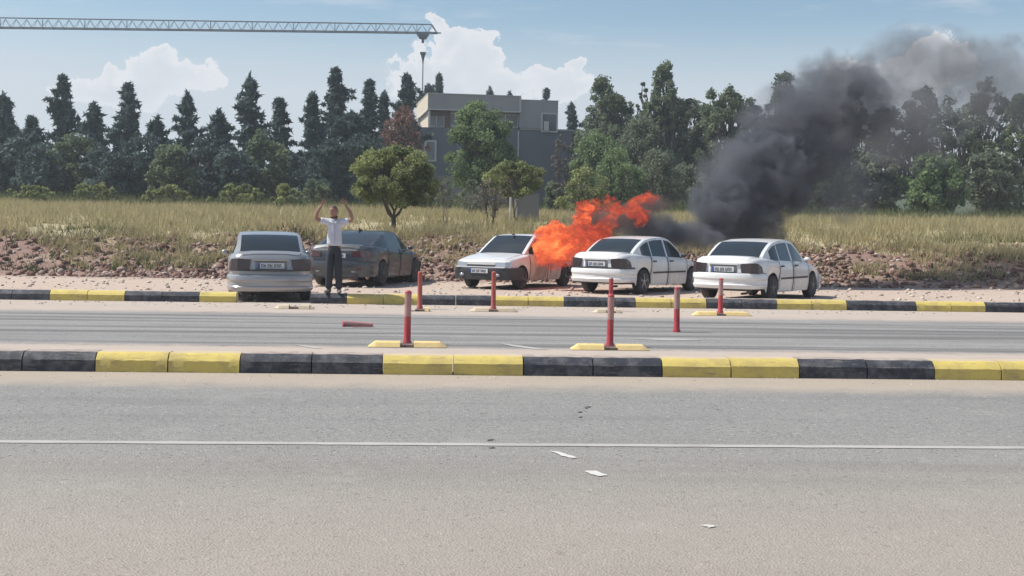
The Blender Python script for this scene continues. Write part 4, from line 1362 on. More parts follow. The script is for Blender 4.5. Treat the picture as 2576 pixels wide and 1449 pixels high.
def frond_mesh(L, droop):
    mb = MB()
    pts = []
    for i in range(8):
        f = i / 7
        pts.append(Vector((f * L * (1 - 0.25 * droop * f), 0, f * L * (0.55 - 0.2 * droop) - droop * f * f * L * 0.95)))
    mb.tube(pts, [0.03 * (1 - 0.8 * i / 7) for i in range(8)], 4)
    for i in range(2, 26):
        f = i / 26
        a = f * 7
        p_ = pts[int(a)].lerp(pts[min(7, int(a) + 1)], a - int(a))
        ll = 0.45 * math.sin(math.pi * min(1, f * 0.9 + 0.1)) + 0.12
        for s_ in (-1, 1):
            q = p_ + Vector((0.22 * L * 0.3, s_ * ll, -0.18))
            mb.add([p_ - Vector((0.03, 0, 0)), p_ + Vector((0.03, 0, 0)), q], [(0, 1, 2)])
    return mb.mesh('frond')


M_frond = pbr('palm_frond_green', (0.075, 0.10, 0.05), 0.7, var=0.3)
M_frondd = pbr('palm_frond_dry', (0.19, 0.155, 0.09), 0.8, var=0.3)
fm = [frond_mesh(1.55, 0.9), frond_mesh(1.45, 0.6), frond_mesh(1.3, 1.4)]
for me in fm[:2]: me.materials.append(M_frond)
fm[2].materials.append(M_frondd)
for k in range(34):
    o = bpy.data.objects.new('frond', fm[k % 2 if k < 24 else 2])
    C.objects.link(o)
    o.parent = palm
    o.location = (0, 0, pH * (0.96 if k < 24 else 0.92))
    o.rotation_euler = (0, rp.uniform(-0.5, 0.35) if k < 24 else 0.5, 6.283 * k * 0.382)

# ------------------------------------------------------------------ grass, weeds, rubble (stuff)
def blades(N, xr, yr, h0, h1, w_, mat, name, seed, mask=None, lean=0.35):
    g = np.random.default_rng(seed)
    x = g.uniform(*xr, N)
    y = yr[0] + (yr[1] - yr[0]) * g.random(N) ** 1.15
    cl_ = vnoise(x * 0.7, y * 0.7, seed) * 0.6 + vnoise(x * 2.3, y * 2.3, seed + 1) * 0.4
    keep = g.random(N) < np.clip((cl_ - 0.22) * 2.6, 0.05, 1)
    if mask is not None: keep &= mask(x, y)
    x, y, cl_ = x[keep], y[keep], cl_[keep]
    n = len(x)
    z = TH(x, y) - 0.03
    nb = 5
    x, y, z, cl_ = [np.repeat(q, nb) for q in (x, y, z, cl_)]
    n *= nb
    x = x + g.normal(0, 0.07, n)
    y = y + g.normal(0, 0.07, n)
    h = (h0 + (h1 - h0) * g.random(n)) * (0.55 + 0.75 * cl_)
    an = g.uniform(0, 6.28, n)
    wx, wy = np.cos(an) * w_ * (0.6 + g.random(n)), np.sin(an) * w_ * (0.6 + g.random(n))
    lx, ly = g.normal(0, lean, n) * h, g.normal(0, lean, n) * h
    V_ = np.stack([np.stack([x - wx, y - wy, z], 1), np.stack([x + wx, y + wy, z], 1), np.stack([x + lx, y + ly, z + h], 1)], 1).reshape(-1, 3)
    F_ = np.arange(3 * n, dtype=np.int32).reshape(-1, 3)
    tt = np.repeat(np.clip(cl_ * 0.5 + g.random(n) * 0.7 - 0.1, 0, 1), 3)
    return tag(link(name, np_mesh(name, V_, F_, tint=tt), mat), kind='stuff')


tag(blades(66000, (-36, 42), (40.3, 84), 0.16, 0.52, 0.016, L_grass, 'dry_grass', 3), 'dry straw coloured grass covering the field behind the bank', 'grass')
tag(blades(14000, (-34, 40), (37.6, 41.4), 0.14, 0.42, 0.016, L_grass, 'bank_grass', 13, mask=lambda x, y: vnoise(x * 0.22 + 3, y * 0.5, 21) + (y - 39.5) * 0.12 > 0.52), 'dry grass tufts creeping down over the rubble bank', 'grass')
tag(blades(16000, (-30, 34), (37.4, 46), 0.06, 0.26, 0.02, L_weed, 'green_weeds', 5, mask=lambda x, y: vnoise(x * 0.35, y * 0.6, 9) > 0.5), 'low green weeds along the top of the red bank', 'weeds')
tag(blades(5200, (-34, 40), (66, 84), 0.4, 0.9, 0.025, L_weed, 'tall_weeds', 6), 'tall weeds at the foot of the trees', 'weeds')


def rock_mesh(seed, r=1.0):
    g = np.random.default_rng(seed)
    import bmesh
    bm = bmesh.new()
    bmesh.ops.create_icosphere(bm, subdivisions=1, radius=r)
    pts = []
    sc = g.uniform(0.65, 1.2, 3)
    for v in bm.verts:
        v.co = Vector((v.co.x * sc[0], v.co.y * sc[1], v.co.z * sc[2] * 0.75)) * g.uniform(0.72, 1.15)
    bm.verts.ensure_lookup_table()
    Vv = np.array([v.co[:] for v in bm.verts])
    Ff = np.array([[v.index for v in f.verts] for f in bm.faces])
    bm.free()
    return Vv, Ff


variants = [rock_mesh(100 + k) for k in range(8)]


def scatter_rocks(name, N, xr, yr, smin, smax, mat, seed, power=3.0, zoff=0.0, label=None, cat='rubble', mask=None):
    g = np.random.default_rng(seed)
    Vs, Fs, Ts, o = [], [], [], 0
    x = g.uniform(*xr, N)
    y = g.uniform(*yr, N)
    if mask is not None:
        k_ = mask(x, y, g.random(N))
        x, y = x[k_], y[k_]
    z = TH(x, y)
    s_ = smin + (smax - smin) * g.random(len(x)) ** power
    for i in range(len(x)):
        v, f = variants[g.integers(8)]
        a = g.uniform(0, 6.28)
        ca, sa = math.cos(a), math.sin(a)
        vx = v[:, 0] * ca - v[:, 1] * sa
        vy = v[:, 0] * sa + v[:, 1] * ca
        Vs.append(np.stack([vx * s_[i] + x[i], vy * s_[i] + y[i], v[:, 2] * s_[i] + z[i] + s_[i] * 0.25 + zoff], 1))
        Fs.append(f + o)
        Ts.append(np.full(len(v), g.random()))
        o += len(v)
    ob = link(name, np_mesh(name, np.concatenate(Vs), np.concatenate(Fs), tint=np.concatenate(Ts)), mat)
    return tag(ob, label, cat, kind='stuff')


def rock_mat(name, a, b_, c_):
    mt, t, out = new_mat(name)
    at_ = t.n('ShaderNodeAttribute', attribute_name='tint')
    c = t.ramp(at_.outputs['Fac'], (0.0, a), (0.6, b_), (1.0, c_))
    g = t.n('ShaderNodeNewGeometry')
    nz = t.noise(g.outputs['Position'], 14, 4, 0.7)
    c = t.mix(t.m('MULTIPLY', nz, 0.4), c, tuple(x * 0.6 for x in b_))
    bs = t.n('ShaderNodeBsdfPrincipled', ins={'Base Color': c, 'Roughness': 0.95, 'Specular IOR Level': 0.1})
    t.t.links.new(bs.outputs[0], out.inputs[0])
    return mt


M_rub = rock_mat('red_rubble', (0.12, 0.062, 0.052), (0.27, 0.165, 0.13), (0.52, 0.42, 0.35))
M_pale = rock_mat('pale_stones', (0.34, 0.28, 0.23), (0.52, 0.44, 0.37), (0.72, 0.66, 0.58))
scatter_rocks('red_rubble', 8500, (-24, 30), (36.4, 41.8), 0.02, 0.15, M_rub, 5, 2.4, label='reddish soil and broken stones heaped into a bank behind the parked cars')
scatter_rocks('bank_rubble', 7500, (-10, 13), (36.4, 41.2), 0.02, 0.10, M_rub, 15, 1.8, label='finer reddish rubble covering the bank face between the cars')
scatter_rocks('pale_rubble', 900, (-24, 30), (37.2, 42.5), 0.02, 0.12, M_pale, 6, 2.2, label='pale broken stones strewn over the top of the red bank')
scatter_rocks('lot_gravel', 2600, (-16, 20), (24.9, 37.0), 0.012, 0.07, M_pale, 7, 3.0, label='pale gravel and crumbs on the parking lot', cat='gravel')
scatter_rocks('kerbside_grit', 2600, (-7, 8), (KN0 - 1.1, KN0 - 0.02), 0.003, 0.014, M_pale, 8, 3.0, label='sandy grit gathered along the foot of the near kerb', cat='grit',
              mask=lambda x, y, r: r < ((y - KN0 + 1.1) / 1.1) ** 2.5)
scatter_rocks('far_kerbside_grit', 900, (-9, 10), (KF0 - 1.4, KF0 - 0.03), 0.006, 0.03, M_pale, 9, 3.0, label='sandy grit gathered along the foot of the far kerb', cat='grit')
# larger pale boulders
PL = ['high on the bank right of the charcoal saloon', 'low on the bank nearest the left side of the burning hatchback', 'at the bank foot midway between charcoal saloon and hatchback', 'at the bank foot by the charcoal bonnet',
      'just above the roof of the charcoal saloon, middle one', 'just above the charcoal roof, next to the fin antenna', 'above the charcoal roof, right of the middle one', 'at the trunk foot of the round olive tree',
      'lowest on the bank beyond the post on the broken block', 'upper bank right of the round olive tree', 'right of the middle white saloon bonnet, nearest the rightmost saloon', 'just above the middle white saloon bonnet',
      'between the two white saloons', 'upper bank just left of the burning hatchback roof', 'right beside the waving man shoulder', 'mid bank left of the burning hatchback windscreen']
bmats = [pbr('pale_boulder', (0.56, 0.50, 0.42), 0.95, var=0.2, scale=6, bump=0.02)]
for k in range(16):
    v, f = variants[k % 8]
    px, py = [(1100, 600), (1210, 640), (1160, 655), (1050, 640), (905, 575), (928, 573), (960, 572), (1010, 592), (1085, 655), (1135, 610), (1740, 655), (1715, 650), (1728, 642), (1232, 612), (880, 578), (1195, 625)][k]
    Y = 38.5 + (k * 0.37) % 2.2
    p = at(px, py, Y)
    s_ = 0.05 + 0.04 * ((k * 7) % 5) / 4
    o = link('boulder', np_mesh('boulder', v * s_ * 1.3, f), bmats[0], None, (p.x, p.y, th(p.x, p.y) + s_ * 0.5))
    o.rotation_euler = (0, 0, k * 1.3)
    tag(o, 'pale limestone lump ' + PL[k], 'rock', 'pale boulders on the rubble bank')

# ------------------------------------------------------------------ house
HY = 108.0
ha = R(6.0)
hu, hv = Vector((math.cos(ha), math.sin(ha), 0)), Vector((-math.sin(ha), math.cos(ha), 0))
ho = at(1078, 300, HY)
house = empty('house', (ho.x, ho.y, 0), ha, 'two storey flat roofed grey house with pale trim among the trees', 'house')


def hpt(px, py, back=0.0):
    """picture point -> (u, z) on the house front plane, moved back by `back`"""
    d = ray(px, py)
    o = Vector((ho.x, ho.y, 0)) + hv * back
    k = (o - EYE).dot(hv) / d.dot(hv)
    q = EYE + d * k
    return (q - o).dot(hu), q.z


def hbox(name, mat, u0, u1, v0, v1, z0, z1, parent=None, bevel=0.0):
    return MB().box2((u0, v0, z0), (u1, v1, z1)).build(name, mat, parent or house, bevel=bevel)


uA, zTop = hpt(1078, 235)
uB, _ = hpt(1308, 243)
uC, zTopR = hpt(1406, 254)
uD, zMid = hpt(1443, 333)
uL, _ = hpt(1020, 330)
_, zFas = hpt(1078, 273)
_, zSill = hpt(1100, 320)
Zg = 3.2
# lower storey
hbox('lower_wall', M_wallb, uL, uD, 0.4, 10.5, Zg, zSill)
hbox('lower_parapet', M_wallg, uB + 0.1, uD + 0.08, 0.3, 10.6, zSill + 0.003, zSill + 0.16)
# upper storey: recessed wall under a deep fascia
hbox('upper_wall', M_wallg, 2.0, uB, 1.0, 9.5, zSill + 0.01, zFas)
hbox('roof_fascia', M_wallg, uA, uB + 0.02, 0.0, 10.8, zFas, zTop)
hbox('fascia_side', M_cream, uA - 0.04, uA - 0.003, 0.02, 10.78, zFas + 0.04, zTop - 0.03)
hbox('roof_coping', M_trim, uA - 0.06, uB + 0.1, -0.06, 10.9, zTop + 0.003, zTop + 0.06)
hbox('fascia_lower_trim', M_trim, uA - 0.05, uB + 0.06, -0.07, 0.3, zFas - 0.10, zFas - 0.003)
hbox('fascia_side_trim', M_trim, uA - 0.08, uA + 0.10, -0.05, 10.7, zFas - 0.12, zFas + 0.035)
hbox('fascia_end_trim', M_trim, uB - 0.03, uB + 0.12, -0.08, -0.003, zFas - 0.05, zTop)
hbox('upper_right_wall', M_wallg, uB + 0.03, uC, 0.25, 9.0, zSill + 0.17, zTopR)
hbox('right_coping', M_trim, uB + 0.13, uC + 0.05, 0.2, 9.1, zTopR + 0.003, zTopR + 0.05)
# loggia under the fascia at the left
hbox('loggia_wall', M_cream, 0.15, 1.42, 0.9, 9.4, zSill + 0.01, zFas - 0.13)
hbox('brown_panel', M_brown, 1.45, 1.95, 0.86, 1.3, zSill + 0.01, zFas - 0.13)
hbox('brown_transom', M_brown, -0.1, 1.55, 0.6, 0.85, zFas - 0.50, zFas - 0.14)
hbox('pillar', M_trim, -0.02, 0.16, 0.1, 0.4, zSill + 0.01, zFas - 0.13)
hbox('pillar', M_trim, uA - 0.08, uA + 0.10, 9.0, 9.4, zSill + 0.01, zFas - 0.13)


def window(px0, py0, px1, py1, back, panes=1, fr=0.11, pane=M_pane, wall_v=0.4, name='window'):
    u0, z1 = hpt(px0, py0, wall_v)
    u1, z0 = hpt(px1, py1, wall_v)
    fo = MB()
    v0, v1 = wall_v - 0.07, wall_v - 0.004
    fo.box2((u0 - fr, v0, z1), (u1 + fr, v1, z1 + fr))
    fo.box2((u0 - fr, v0, z0 - fr), (u1 + fr, v1, z0))
    fo.box2((u0 - fr, v0 + .003, z0 + .001), (u0, v1, z1 - .001))
    fo.box2((u1, v0 + .003, z0 + .001), (u1 + fr, v1, z1 - .001))
    for k in range(1, panes):
        um = u0 + (u1 - u0) * k / panes
        fo.box2((um - fr * 0.6, v0 + .004, z0 + .001), (um + fr * 0.6, v1, z1 - .001))
    w_ = fo.build('window_frame', M_trim, house)
    for k in range(panes):
        a = u0 + (u1 - u0) * k / panes
        c_ = u0 + (u1 - u0) * (k + 1) / panes
        MB().box2((a + .01, v0 + 0.03, z0 + .002), (c_ - .01, v1 - .002, z1 - .002)).build('pane', pane, w_)
    return w_


window(1047, 356, 1093, 402, 0, 2, 0.15, M_curt)
window(1123, 271, 1300, 280, 0, 5, 0.12, M_pane, 0.98)
window(1124, 286, 1300, 319, 0, 6, 0.10, M_curt, 0.98)
window(1080, 287, 1116, 317, 0, 2, 0.07, M_curt, 0.88)
window(1365, 287, 1399, 330, 0, 1, 0.12, M_pane, 0.25)
u0, z1 = hpt(1368, 305, 0.15)
u1, z0 = hpt(1380, 329, 0.15)
hbox('air_conditioner', M_trim, u0, u1, 0.02, 0.16, z0, z1)
# drain pipe
u0, _ = hpt(1306, 330)
MB().tube([(u0, 0.32, Zg), (u0, 0.32, zSill - 0.05)], [0.06, 0.06], 8).build('drain_pipe', M_trim, house)
# concrete garden wall in front of the house foot
gw0, gw1 = at(1095, 500, 84), at(1210, 500, 84)
gz = th(gw0.x, gw0.y)
tag(MB().box2((gw0.x, 84, gz - .3), (gw1.x, 84.25, at(1150, 445, 84).z)).build('garden_wall', M_conc, None, bevel=0.01), 'low grey garden wall in front of the house, behind the shrubs', 'wall')

# grey board with white posts in the field
pbd = at(1328, 560, 52)
gz = th(pbd.x, 52)
brd = empty('grey_cabinet', (pbd.x, 52, gz), 0, 'plain grey upright cabinet with pale posts standing in the dry grass', 'cabinet')
zt = at(1328, 489, 52).z - gz
wx = 55 / FOC * 52
MB().box2((-wx / 2, 0, -0.2), (wx / 2, 0.5, zt)).build('box', M_conc, brd, bevel=0.01)
MB().box2((-wx / 2 - 0.02, -0.02, zt + 0.003), (wx / 2 + 0.02, 0.52, zt + 0.03)).build('lid', M_steel, brd)
MB().box2((-wx / 2 - 0.10, -0.06, -0.2), (-wx / 2 - 0.02, 0.04, zt + 0.02)).build('corner_post', M_posty, brd)
pst = at(1284, 555, 52.4)
tag(MB().tube([(pst.x, 52.4, th(pst.x, 52.4) - 0.2), (pst.x, 52.4, at(1284, 495, 52.4).z)], [0.045, 0.045], 8).build('field_post', M_posty, smooth=40), 'short pale post left of the grey cabinet', 'post')

# lamp mast behind the house
lm0 = at(1062, 300, 140)
lz = th(lm0.x, 140)
mast = empty('lamp_mast', (lm0.x, 140, lz), 0, 'tall thin floodlight mast rising behind the conifers and the house', 'street lamp')
zt = at(1062, 138, 140).z - lz
MB().tube([(0, 0, -0.2), (0, 0, zt * 0.5), (0, 0, zt)], [0.11, 0.08, 0.06], 8).build('pole', M_steel, mast, smooth=50)
MB().lathe([(0.07, zt - 0.9), (0.12, zt - 0.5), (0.22, zt - 0.1), (0.24, zt + 0.0)], 10).build('lamp_bracket', M_crane, mast)
MB().box((0, 0, zt + 0.17), (0.62, 0.5, 0.26)).build('lamp_head', M_crane, mast, bevel=0.04)

# ------------------------------------------------------------------ tower crane
CY = 170.0
tip = at(1100, 83, CY)
crane = empty('tower_crane', (0, 0, 0), 0, 'tower crane whose lattice jib reaches in from the left across the sky', 'crane')
d0 = (at(768, 79, CY) - tip)
jd = d0.normalized()
Lj = 70.0
jib = MB()
jh = (83 - 62) / FOC * CY
upz = Vector((0, 0, 1))
side = Vector((0, 1, 0))
n = 52
seg = Lj / n
for k in range(2):
    off = side * (0.55 if k else -0.55)
    jib.bar(tip + off, tip + jd * Lj + off, 0.085, 5)
jib.bar(tip + upz * jh + jd * 0.8, tip + jd * Lj + upz * (jh + 0.2), 0.085, 5)
for i in range(n):
    a = tip + jd * seg * i
    c_ = tip + jd * seg * (i + 1)
    mid = (a + c_) / 2 + upz * jh
    for off in (side * 0.55, side * -0.55):
        jib.bar(a + off, mid, 0.03, 4)
        jib.bar(c_ + off, mid, 0.03, 4)
    jib.bar(a - side * 0.55, a + side * 0.55, 0.03, 4)
    if i % 4 == 2:
        jib.bar(a, a + upz * jh, 0.06, 4)
jib.bar(tip - side * 0.6, tip + side * 0.6, 0.08, 4)
jib.bar(tip + jd * 0.8 + upz * jh, tip + jd * 0.2 + upz * 0.2, 0.09, 4)
jib.bar(tip - jd * 0.5, tip + jd * 0.4, 0.1, 4)
jib.build('jib', M_crane, crane)
tr = at(1064, 84, CY)
tro = MB().box((tr.x, CY, tr.z - 0.1), (1.6, 1.2, 0.28)).box((tr.x, CY, tr.z - 0.5), (0.9, 0.9, 0.45), taper=1.5).box((tr.x, CY, tr.z - 1.0), (0.35, 0.35, 0.5))
tro.build('trolley', M_crane, crane)
root = tip + jd * Lj
mst = MB()
for sx in (-0.9, 0.9):
    for sy in (-0.9, 0.9):
        mst.bar((root.x + sx, CY + sy, 2), (root.x + sx, CY + sy, root.z + 1.5), 0.10, 4)
z = 4.0
fl = 1
while z < root.z:
    for sy in (-0.9, 0.9):
        mst.bar((root.x - 0.9 * fl, CY + sy, z), (root.x + 0.9 * fl, CY + sy, z + 2), 0.05, 4)
    fl = -fl
    z += 2
mst.build('mast', M_crane, crane)
MB().box((root.x, CY, root.z + 0.2), (2.4, 2.4, 1.2)).box((root.x, CY, root.z + 3.2), (0.7, 0.7, 5)).build('slewing_unit', M_crane, crane)
MB().box((root.x - 8, CY, root.z + 0.5), (14, 1.2, 0.8)).box((root.x - 13.5, CY, root.z - 0.8), (2.5, 1.6, 2.4)).build('counter_jib', M_crane, crane)

# ------------------------------------------------------------------ the man
MAN = G(846, 734, 0.19)
MAN = Vector((MAN.x, KF0 + 0.17, 0.193))
sc_m = 1.0
man = empty('person', MAN, R(-4), 'man in white shirt and dark trousers standing on the kerb, both arms raised', 'person')


def skin_mesh(name, verts, edges, root_i=0, sub=2):
    """verts: (x, y, z, rx, ry)"""
    me = bpy.data.meshes.new(name + '_skeleton')
    me.from_pydata([v[:3] for v in verts], edges, [])
    ob = bpy.data.objects.new(name + '_tmp', me)
    C.objects.link(ob)
    sm = ob.modifiers.new('skin', 'SKIN')
    sm.use_smooth_shade = True
    sm.branch_smoothing = 0.6
    sv = me.skin_vertices[0].data
    for i, v in enumerate(verts):
        sv[i].radius = (v[3], v[4] if len(v) > 4 else v[3])
        sv[i].use_root = (i == root_i)
    ss = ob.modifiers.new('sub', 'SUBSURF')
    ss.levels = sub
    ss.render_levels = sub
    dg = bpy.context.evaluated_depsgraph_get()
    dg.update()
    out = bpy.data.meshes.new_from_object(ob.evaluated_get(dg))
    out.name = name
    C.objects.unlink(ob)
    bpy.data.objects.remove(ob)
    out.polygons.foreach_set('use_smooth', np.ones(len(out.polygons), bool))
    return out


man.scale = (0.97, 0.97, 0.97)
# picture left is -x; the man faces the camera (-y) turned a little to picture left
B = [(0, 0.02, 0.93, .105, .085),      # 0 pelvis
     (0, 0.02, 1.08, .125, .095),     # 1 waist
     (0, 0.01, 1.28, .145, .10),      # 2 chest
     (0.01, 0.02, 1.40, .115, .085),  # 3 upper chest
     (0.0, 0.01, 1.475, .052, .055),  # 4 neck
     (-0.01, -0.01, 1.53, .056, .062),  # 5 skull base
     (-0.165, 0.02, 1.415, .060, .060),  # 6 shoulder (picture left)
     (-0.265, -0.02, 1.43, .048, .048),  # 7
     (-0.36, -0.07, 1.455, .043, .043),  # 8 elbow
     (-0.31, -0.12, 1.60, .040, .040),  # 9
     (-0.245, -0.14, 1.70, .026, .026),  # 10 wrist
     (0.175, 0.02, 1.415, .060, .060),  # 11 shoulder (right)
     (0.27, 0.01, 1.42, .048, .048),  # 12
     (0.355, -0.01, 1.45, .043, .043),  # 13 elbow
     (0.31, -0.04, 1.60, .040, .040),  # 14
     (0.235, -0.05, 1.71, .026, .026),  # 15 wrist
     (-0.078, 0.02, 0.85, .078, .078),  # 16 hip
     (-0.095, 0.0, 0.50, .060, .060),  # 17 knee
     (-0.10, 0.02, 0.30, .052, .056),  # 18
     (-0.105, 0.03, 0.10, .036, .038),  # 19 ankle
     (0.078, 0.02, 0.85, .078, .078),  # 20
     (0.09, 0.01, 0.50, .060, .060),  # 21
     (0.095, 0.03, 0.30, .052, .056),  # 22
     (0.10, 0.04, 0.10, .036, .038)]  # 23
E = [(0, 1), (1, 2), (2, 3), (3, 4), (4, 5), (3, 6), (6, 7), (7, 8), (8, 9), (9, 10), (3, 11), (11, 12), (12, 13), (13, 14), (14, 15),
     (0, 16), (16, 17), (17, 18), (18, 19), (0, 20), (20, 21), (21, 22), (22, 23)]
k0 = len(B)
for (wi, sx) in ((10, 1), (15, -1)):
    wv = Vector(B[wi][:3])
    prev = Vector(B[wi - 1][:3])
    dr = (wv - prev).normalized()
    palm_i = len(B)
    pc = wv + dr * 0.05
    B.append((pc.x, pc.y, pc.z, .030, .017))
    E.append((wi, palm_i))
    lat = Vector((sx, 0, 0))
    lat = (lat - dr * lat.dot(dr)).normalized()
    fw = Vector((0, -1, 0))
    for q, (o_, ln) in enumerate(((-0.030, .062), (-0.010, .074), (0.010, .070), (0.029, .055))):
        a = pc + dr * 0.040 + lat * o_
        m_ = a + dr * ln * 0.5 + fw * 0.006 + lat * o_ * 0.25
        e_ = a + dr * ln + fw * 0.022 + lat * o_ * 0.4
        i_ = len(B)
        B += [(a.x, a.y, a.z, .0095, .0095), (m_.x, m_.y, m_.z, .0085, .0085), (e_.x, e_.y, e_.z, .0070, .0070)]
        E += [(palm_i, i_), (i_, i_ + 1), (i_ + 1, i_ + 2)]
    a = pc - dr * 0.01 - lat * 0.038 + fw * 0.012
    m_ = a + dr * 0.028 - lat * 0.022 + fw * 0.008
    i_ = len(B)
    B += [(a.x, a.y, a.z, .0115, .0115), (m_.x, m_.y, m_.z, .0095, .0095)]
    E += [(palm_i, i_), (i_, i_ + 1)]
body = link('body', skin_mesh('body', B, E), M_skin, man)
# head: ellipsoid shaped with brow, nose, chin
import bmesh
bm = bmesh.new()
bmesh.ops.create_uvsphere(bm, u_segments=28, v_segments=20, radius=1.0)
for v in bm.verts:
    x_, y_, z_ = v.co
    wdt = 0.077 * (1 - 0.28 * max(0, -z_) ** 1.3)
    v.co = Vector((x_ * wdt, y_ * 0.096 * (1 - 0.12 * max(0, -z_)), z_ * 0.118))
    if y_ < -0.2:
        front = (-y_ - 0.2)
        if abs(x_) < 0.22: v.co.y -= 0.026 * max(0, 1 - abs(z_ + 0.08) * 3.2) * (1 - abs(x_) / 0.22)     # nose
        if abs(z_ - 0.16) < 0.14 and 0.15 < abs(x_) < 0.55: v.co.y += 0.010                              # eye sockets
        if abs(z_ - 0.33) < 0.09: v.co.y -= 0.005 * front                                                # brow
        if z_ < -0.72: v.co.y -= 0.012 * front                                                            # chin
        if abs(z_ + 0.52) < 0.05 and abs(x_) < 0.35: v.co.y += 0.004                                     # mouth line
me = bpy.data.meshes.new('head')
bm.to_mesh(me)
bm.free()
me.polygons.foreach_set('use_smooth', np.ones(len(me.polygons), bool))
head = link('head', me, M_skin, man, (-0.012, -0.025, 1.605))
head.rotation_euler = (R(4), R(-3), R(-24))
for s_ in (-1, 1):
    MB().ell((s_ * 0.078, 0.012, 0.0), (0.012, 0.02, 0.032)).build('ear', M_skin, head, smooth=60)
    MB().ell((s_ * 0.030, -0.080, 0.020), (0.012, 0.009, 0.008)).build('eye', M_ink, head, smooth=60)
MB().ell((0, -0.088, -0.055), (0.022, 0.006, 0.005)).build('mouth', pbr('lips', (0.22, 0.09, 0.08), 0.6), head, smooth=60)
hb = bmesh.new()
bmesh.ops.create_uvsphere(hb, u_segments=24, v_segments=16, radius=1.0)
for v in hb.verts: v.co = Vector((v.co.x * 0.083, v.co.y * 0.101, v.co.z * 0.122))
kill = [v for v in hb.verts if (v.co.z < 0.052 and v.co.y < 0.0) or (v.co.y < -0.055 and v.co.z < 0.085) or v.co.z < -0.045]
bmesh.ops.delete(hb, geom=kill, context='VERTS')
me = bpy.data.meshes.new('hair')
hb.to_mesh(me)
hb.free()
me.polygons.foreach_set('use_smooth', np.ones(len(me.polygons), bool))
link('hair', me, M_hair, head)
# shirt: wider shell over torso and upper arms
SH = [(0.0, 0.02, 0.895, .168, .130), (0.0, 0.02, 1.02, .160, .120), (0, 0.015, 1.15, .158, .118), (0, 0.01, 1.28, .165, .118), (0.0, 0.02, 1.395, .135, .100), (0.0, 0.018, 1.452, .066, .066),
      (-0.16, 0.02, 1.405, .082, .078), (-0.235, -0.005, 1.418, .072, .070), (-0.29, -0.03, 1.432, .070, .068),
      (0.17, 0.02, 1.405, .082, .078), (0.24, 0.012, 1.414, .072, .070), (0.30, 0.0, 1.428, .070, .068)]
SE = [(0, 1), (1, 2), (2, 3), (3, 4), (4, 5), (4, 6), (6, 7), (7, 8), (4, 9), (9, 10), (10, 11)]
link('shirt', skin_mesh('shirt', SH, SE), M_shirt, man)
# open collar and button placket
MB().box((0.0, -0.112, 1.20), (0.03, 0.012, 0.40)).build('placket', M_shirt, man, bevel=0.004)
col_ = MB()
col_.add([(-0.075, -0.035, 1.47), (-0.012, -0.115, 1.385), (-0.075, -0.100, 1.40), (-0.10, -0.02, 1.452)], [(0, 1, 2, 3)])
col_.add([(0.075, -0.035, 1.47), (0.012, -0.115, 1.385), (0.075, -0.100, 1.40), (0.10, -0.02, 1.452)], [(0, 1, 2, 3)])
co = col_.build('collar', M_shirt, man)
sd = co.modifiers.new('thick', 'SOLIDIFY')
sd.thickness = 0.008
TR = [(0, 0.02, 0.92, .150, .120), (-0.078, 0.02, 0.84, .112, .105), (-0.085, 0.0, 0.50, .090, .085), (-0.10, 0.02, 0.28, .075, .078), (-0.105, 0.03, 0.07, .068, .075),
      (0.078, 0.02, 0.84, .112, .105), (0.085, 0.01, 0.50, .090, .085), (0.095, 0.03, 0.28, .075, .078), (0.10, 0.04, 0.07, .068, .075), (0, 0.02, 1.02, .138, .108)]
TE = [(0, 1), (1, 2), (2, 3), (3, 4), (0, 5), (5, 6), (6, 7), (7, 8), (0, 9)]
link('trousers', skin_mesh('trousers', TR, TE), M_trou, man)
for xx_, yw_ in ((-0.105, -0.25), (0.10, 0.2)):
    sh_ = MB()
    sh_.ell((0, -0.07, 0.038), (0.048, 0.135, 0.036), 12, 6)
    sh_.ell((0, 0.02, 0.055), (0.042, 0.07, 0.052), 12, 6)
    o = sh_.build('shoe', M_shoe, man, smooth=60, loc=(xx_, 0.03, 0.0))
    o.rotation_euler = (0, 0, yw_)

# ------------------------------------------------------------------ fire and smoke
def blob_hull(name, blobs, mat, parent, voxel=0.09, noise_amp=0.10, nf=3.0, infl=1.18):
    """closed lumpy hull round a list of (centre, radii)"""
    b = MB()
    for c_, r_ in blobs:
        b.ell(c_, [q * infl for q in r_], 14, 9)
    me = bpy.data.meshes.new(name)
    me.from_pydata(b.v, [], b.f)
    ob = bpy.data.objects.new(name + '_tmp', me)
    C.objects.link(ob)
    rm = ob.modifiers.new('remesh', 'REMESH')
    rm.mode = 'VOXEL'
    rm.voxel_size = voxel
    dg = bpy.context.evaluated_depsgraph_get()
    dg.update()
    out = bpy.data.meshes.new_from_object(ob.evaluated_get(dg))
    bpy.data.objects.remove(ob)
    out.name = name
    from mathutils import noise as mn
    out.update()
    nrm = [v.normal.copy() for v in out.vertices]
    for v, n_ in zip(out.vertices, nrm):
        k = mn.noise(v.co * nf) + 0.5 * mn.noise(v.co * nf * 2.3)
        v.co = v.co + n_ * k * noise_amp
    out.update()
    return link(name, out, mat, parent)


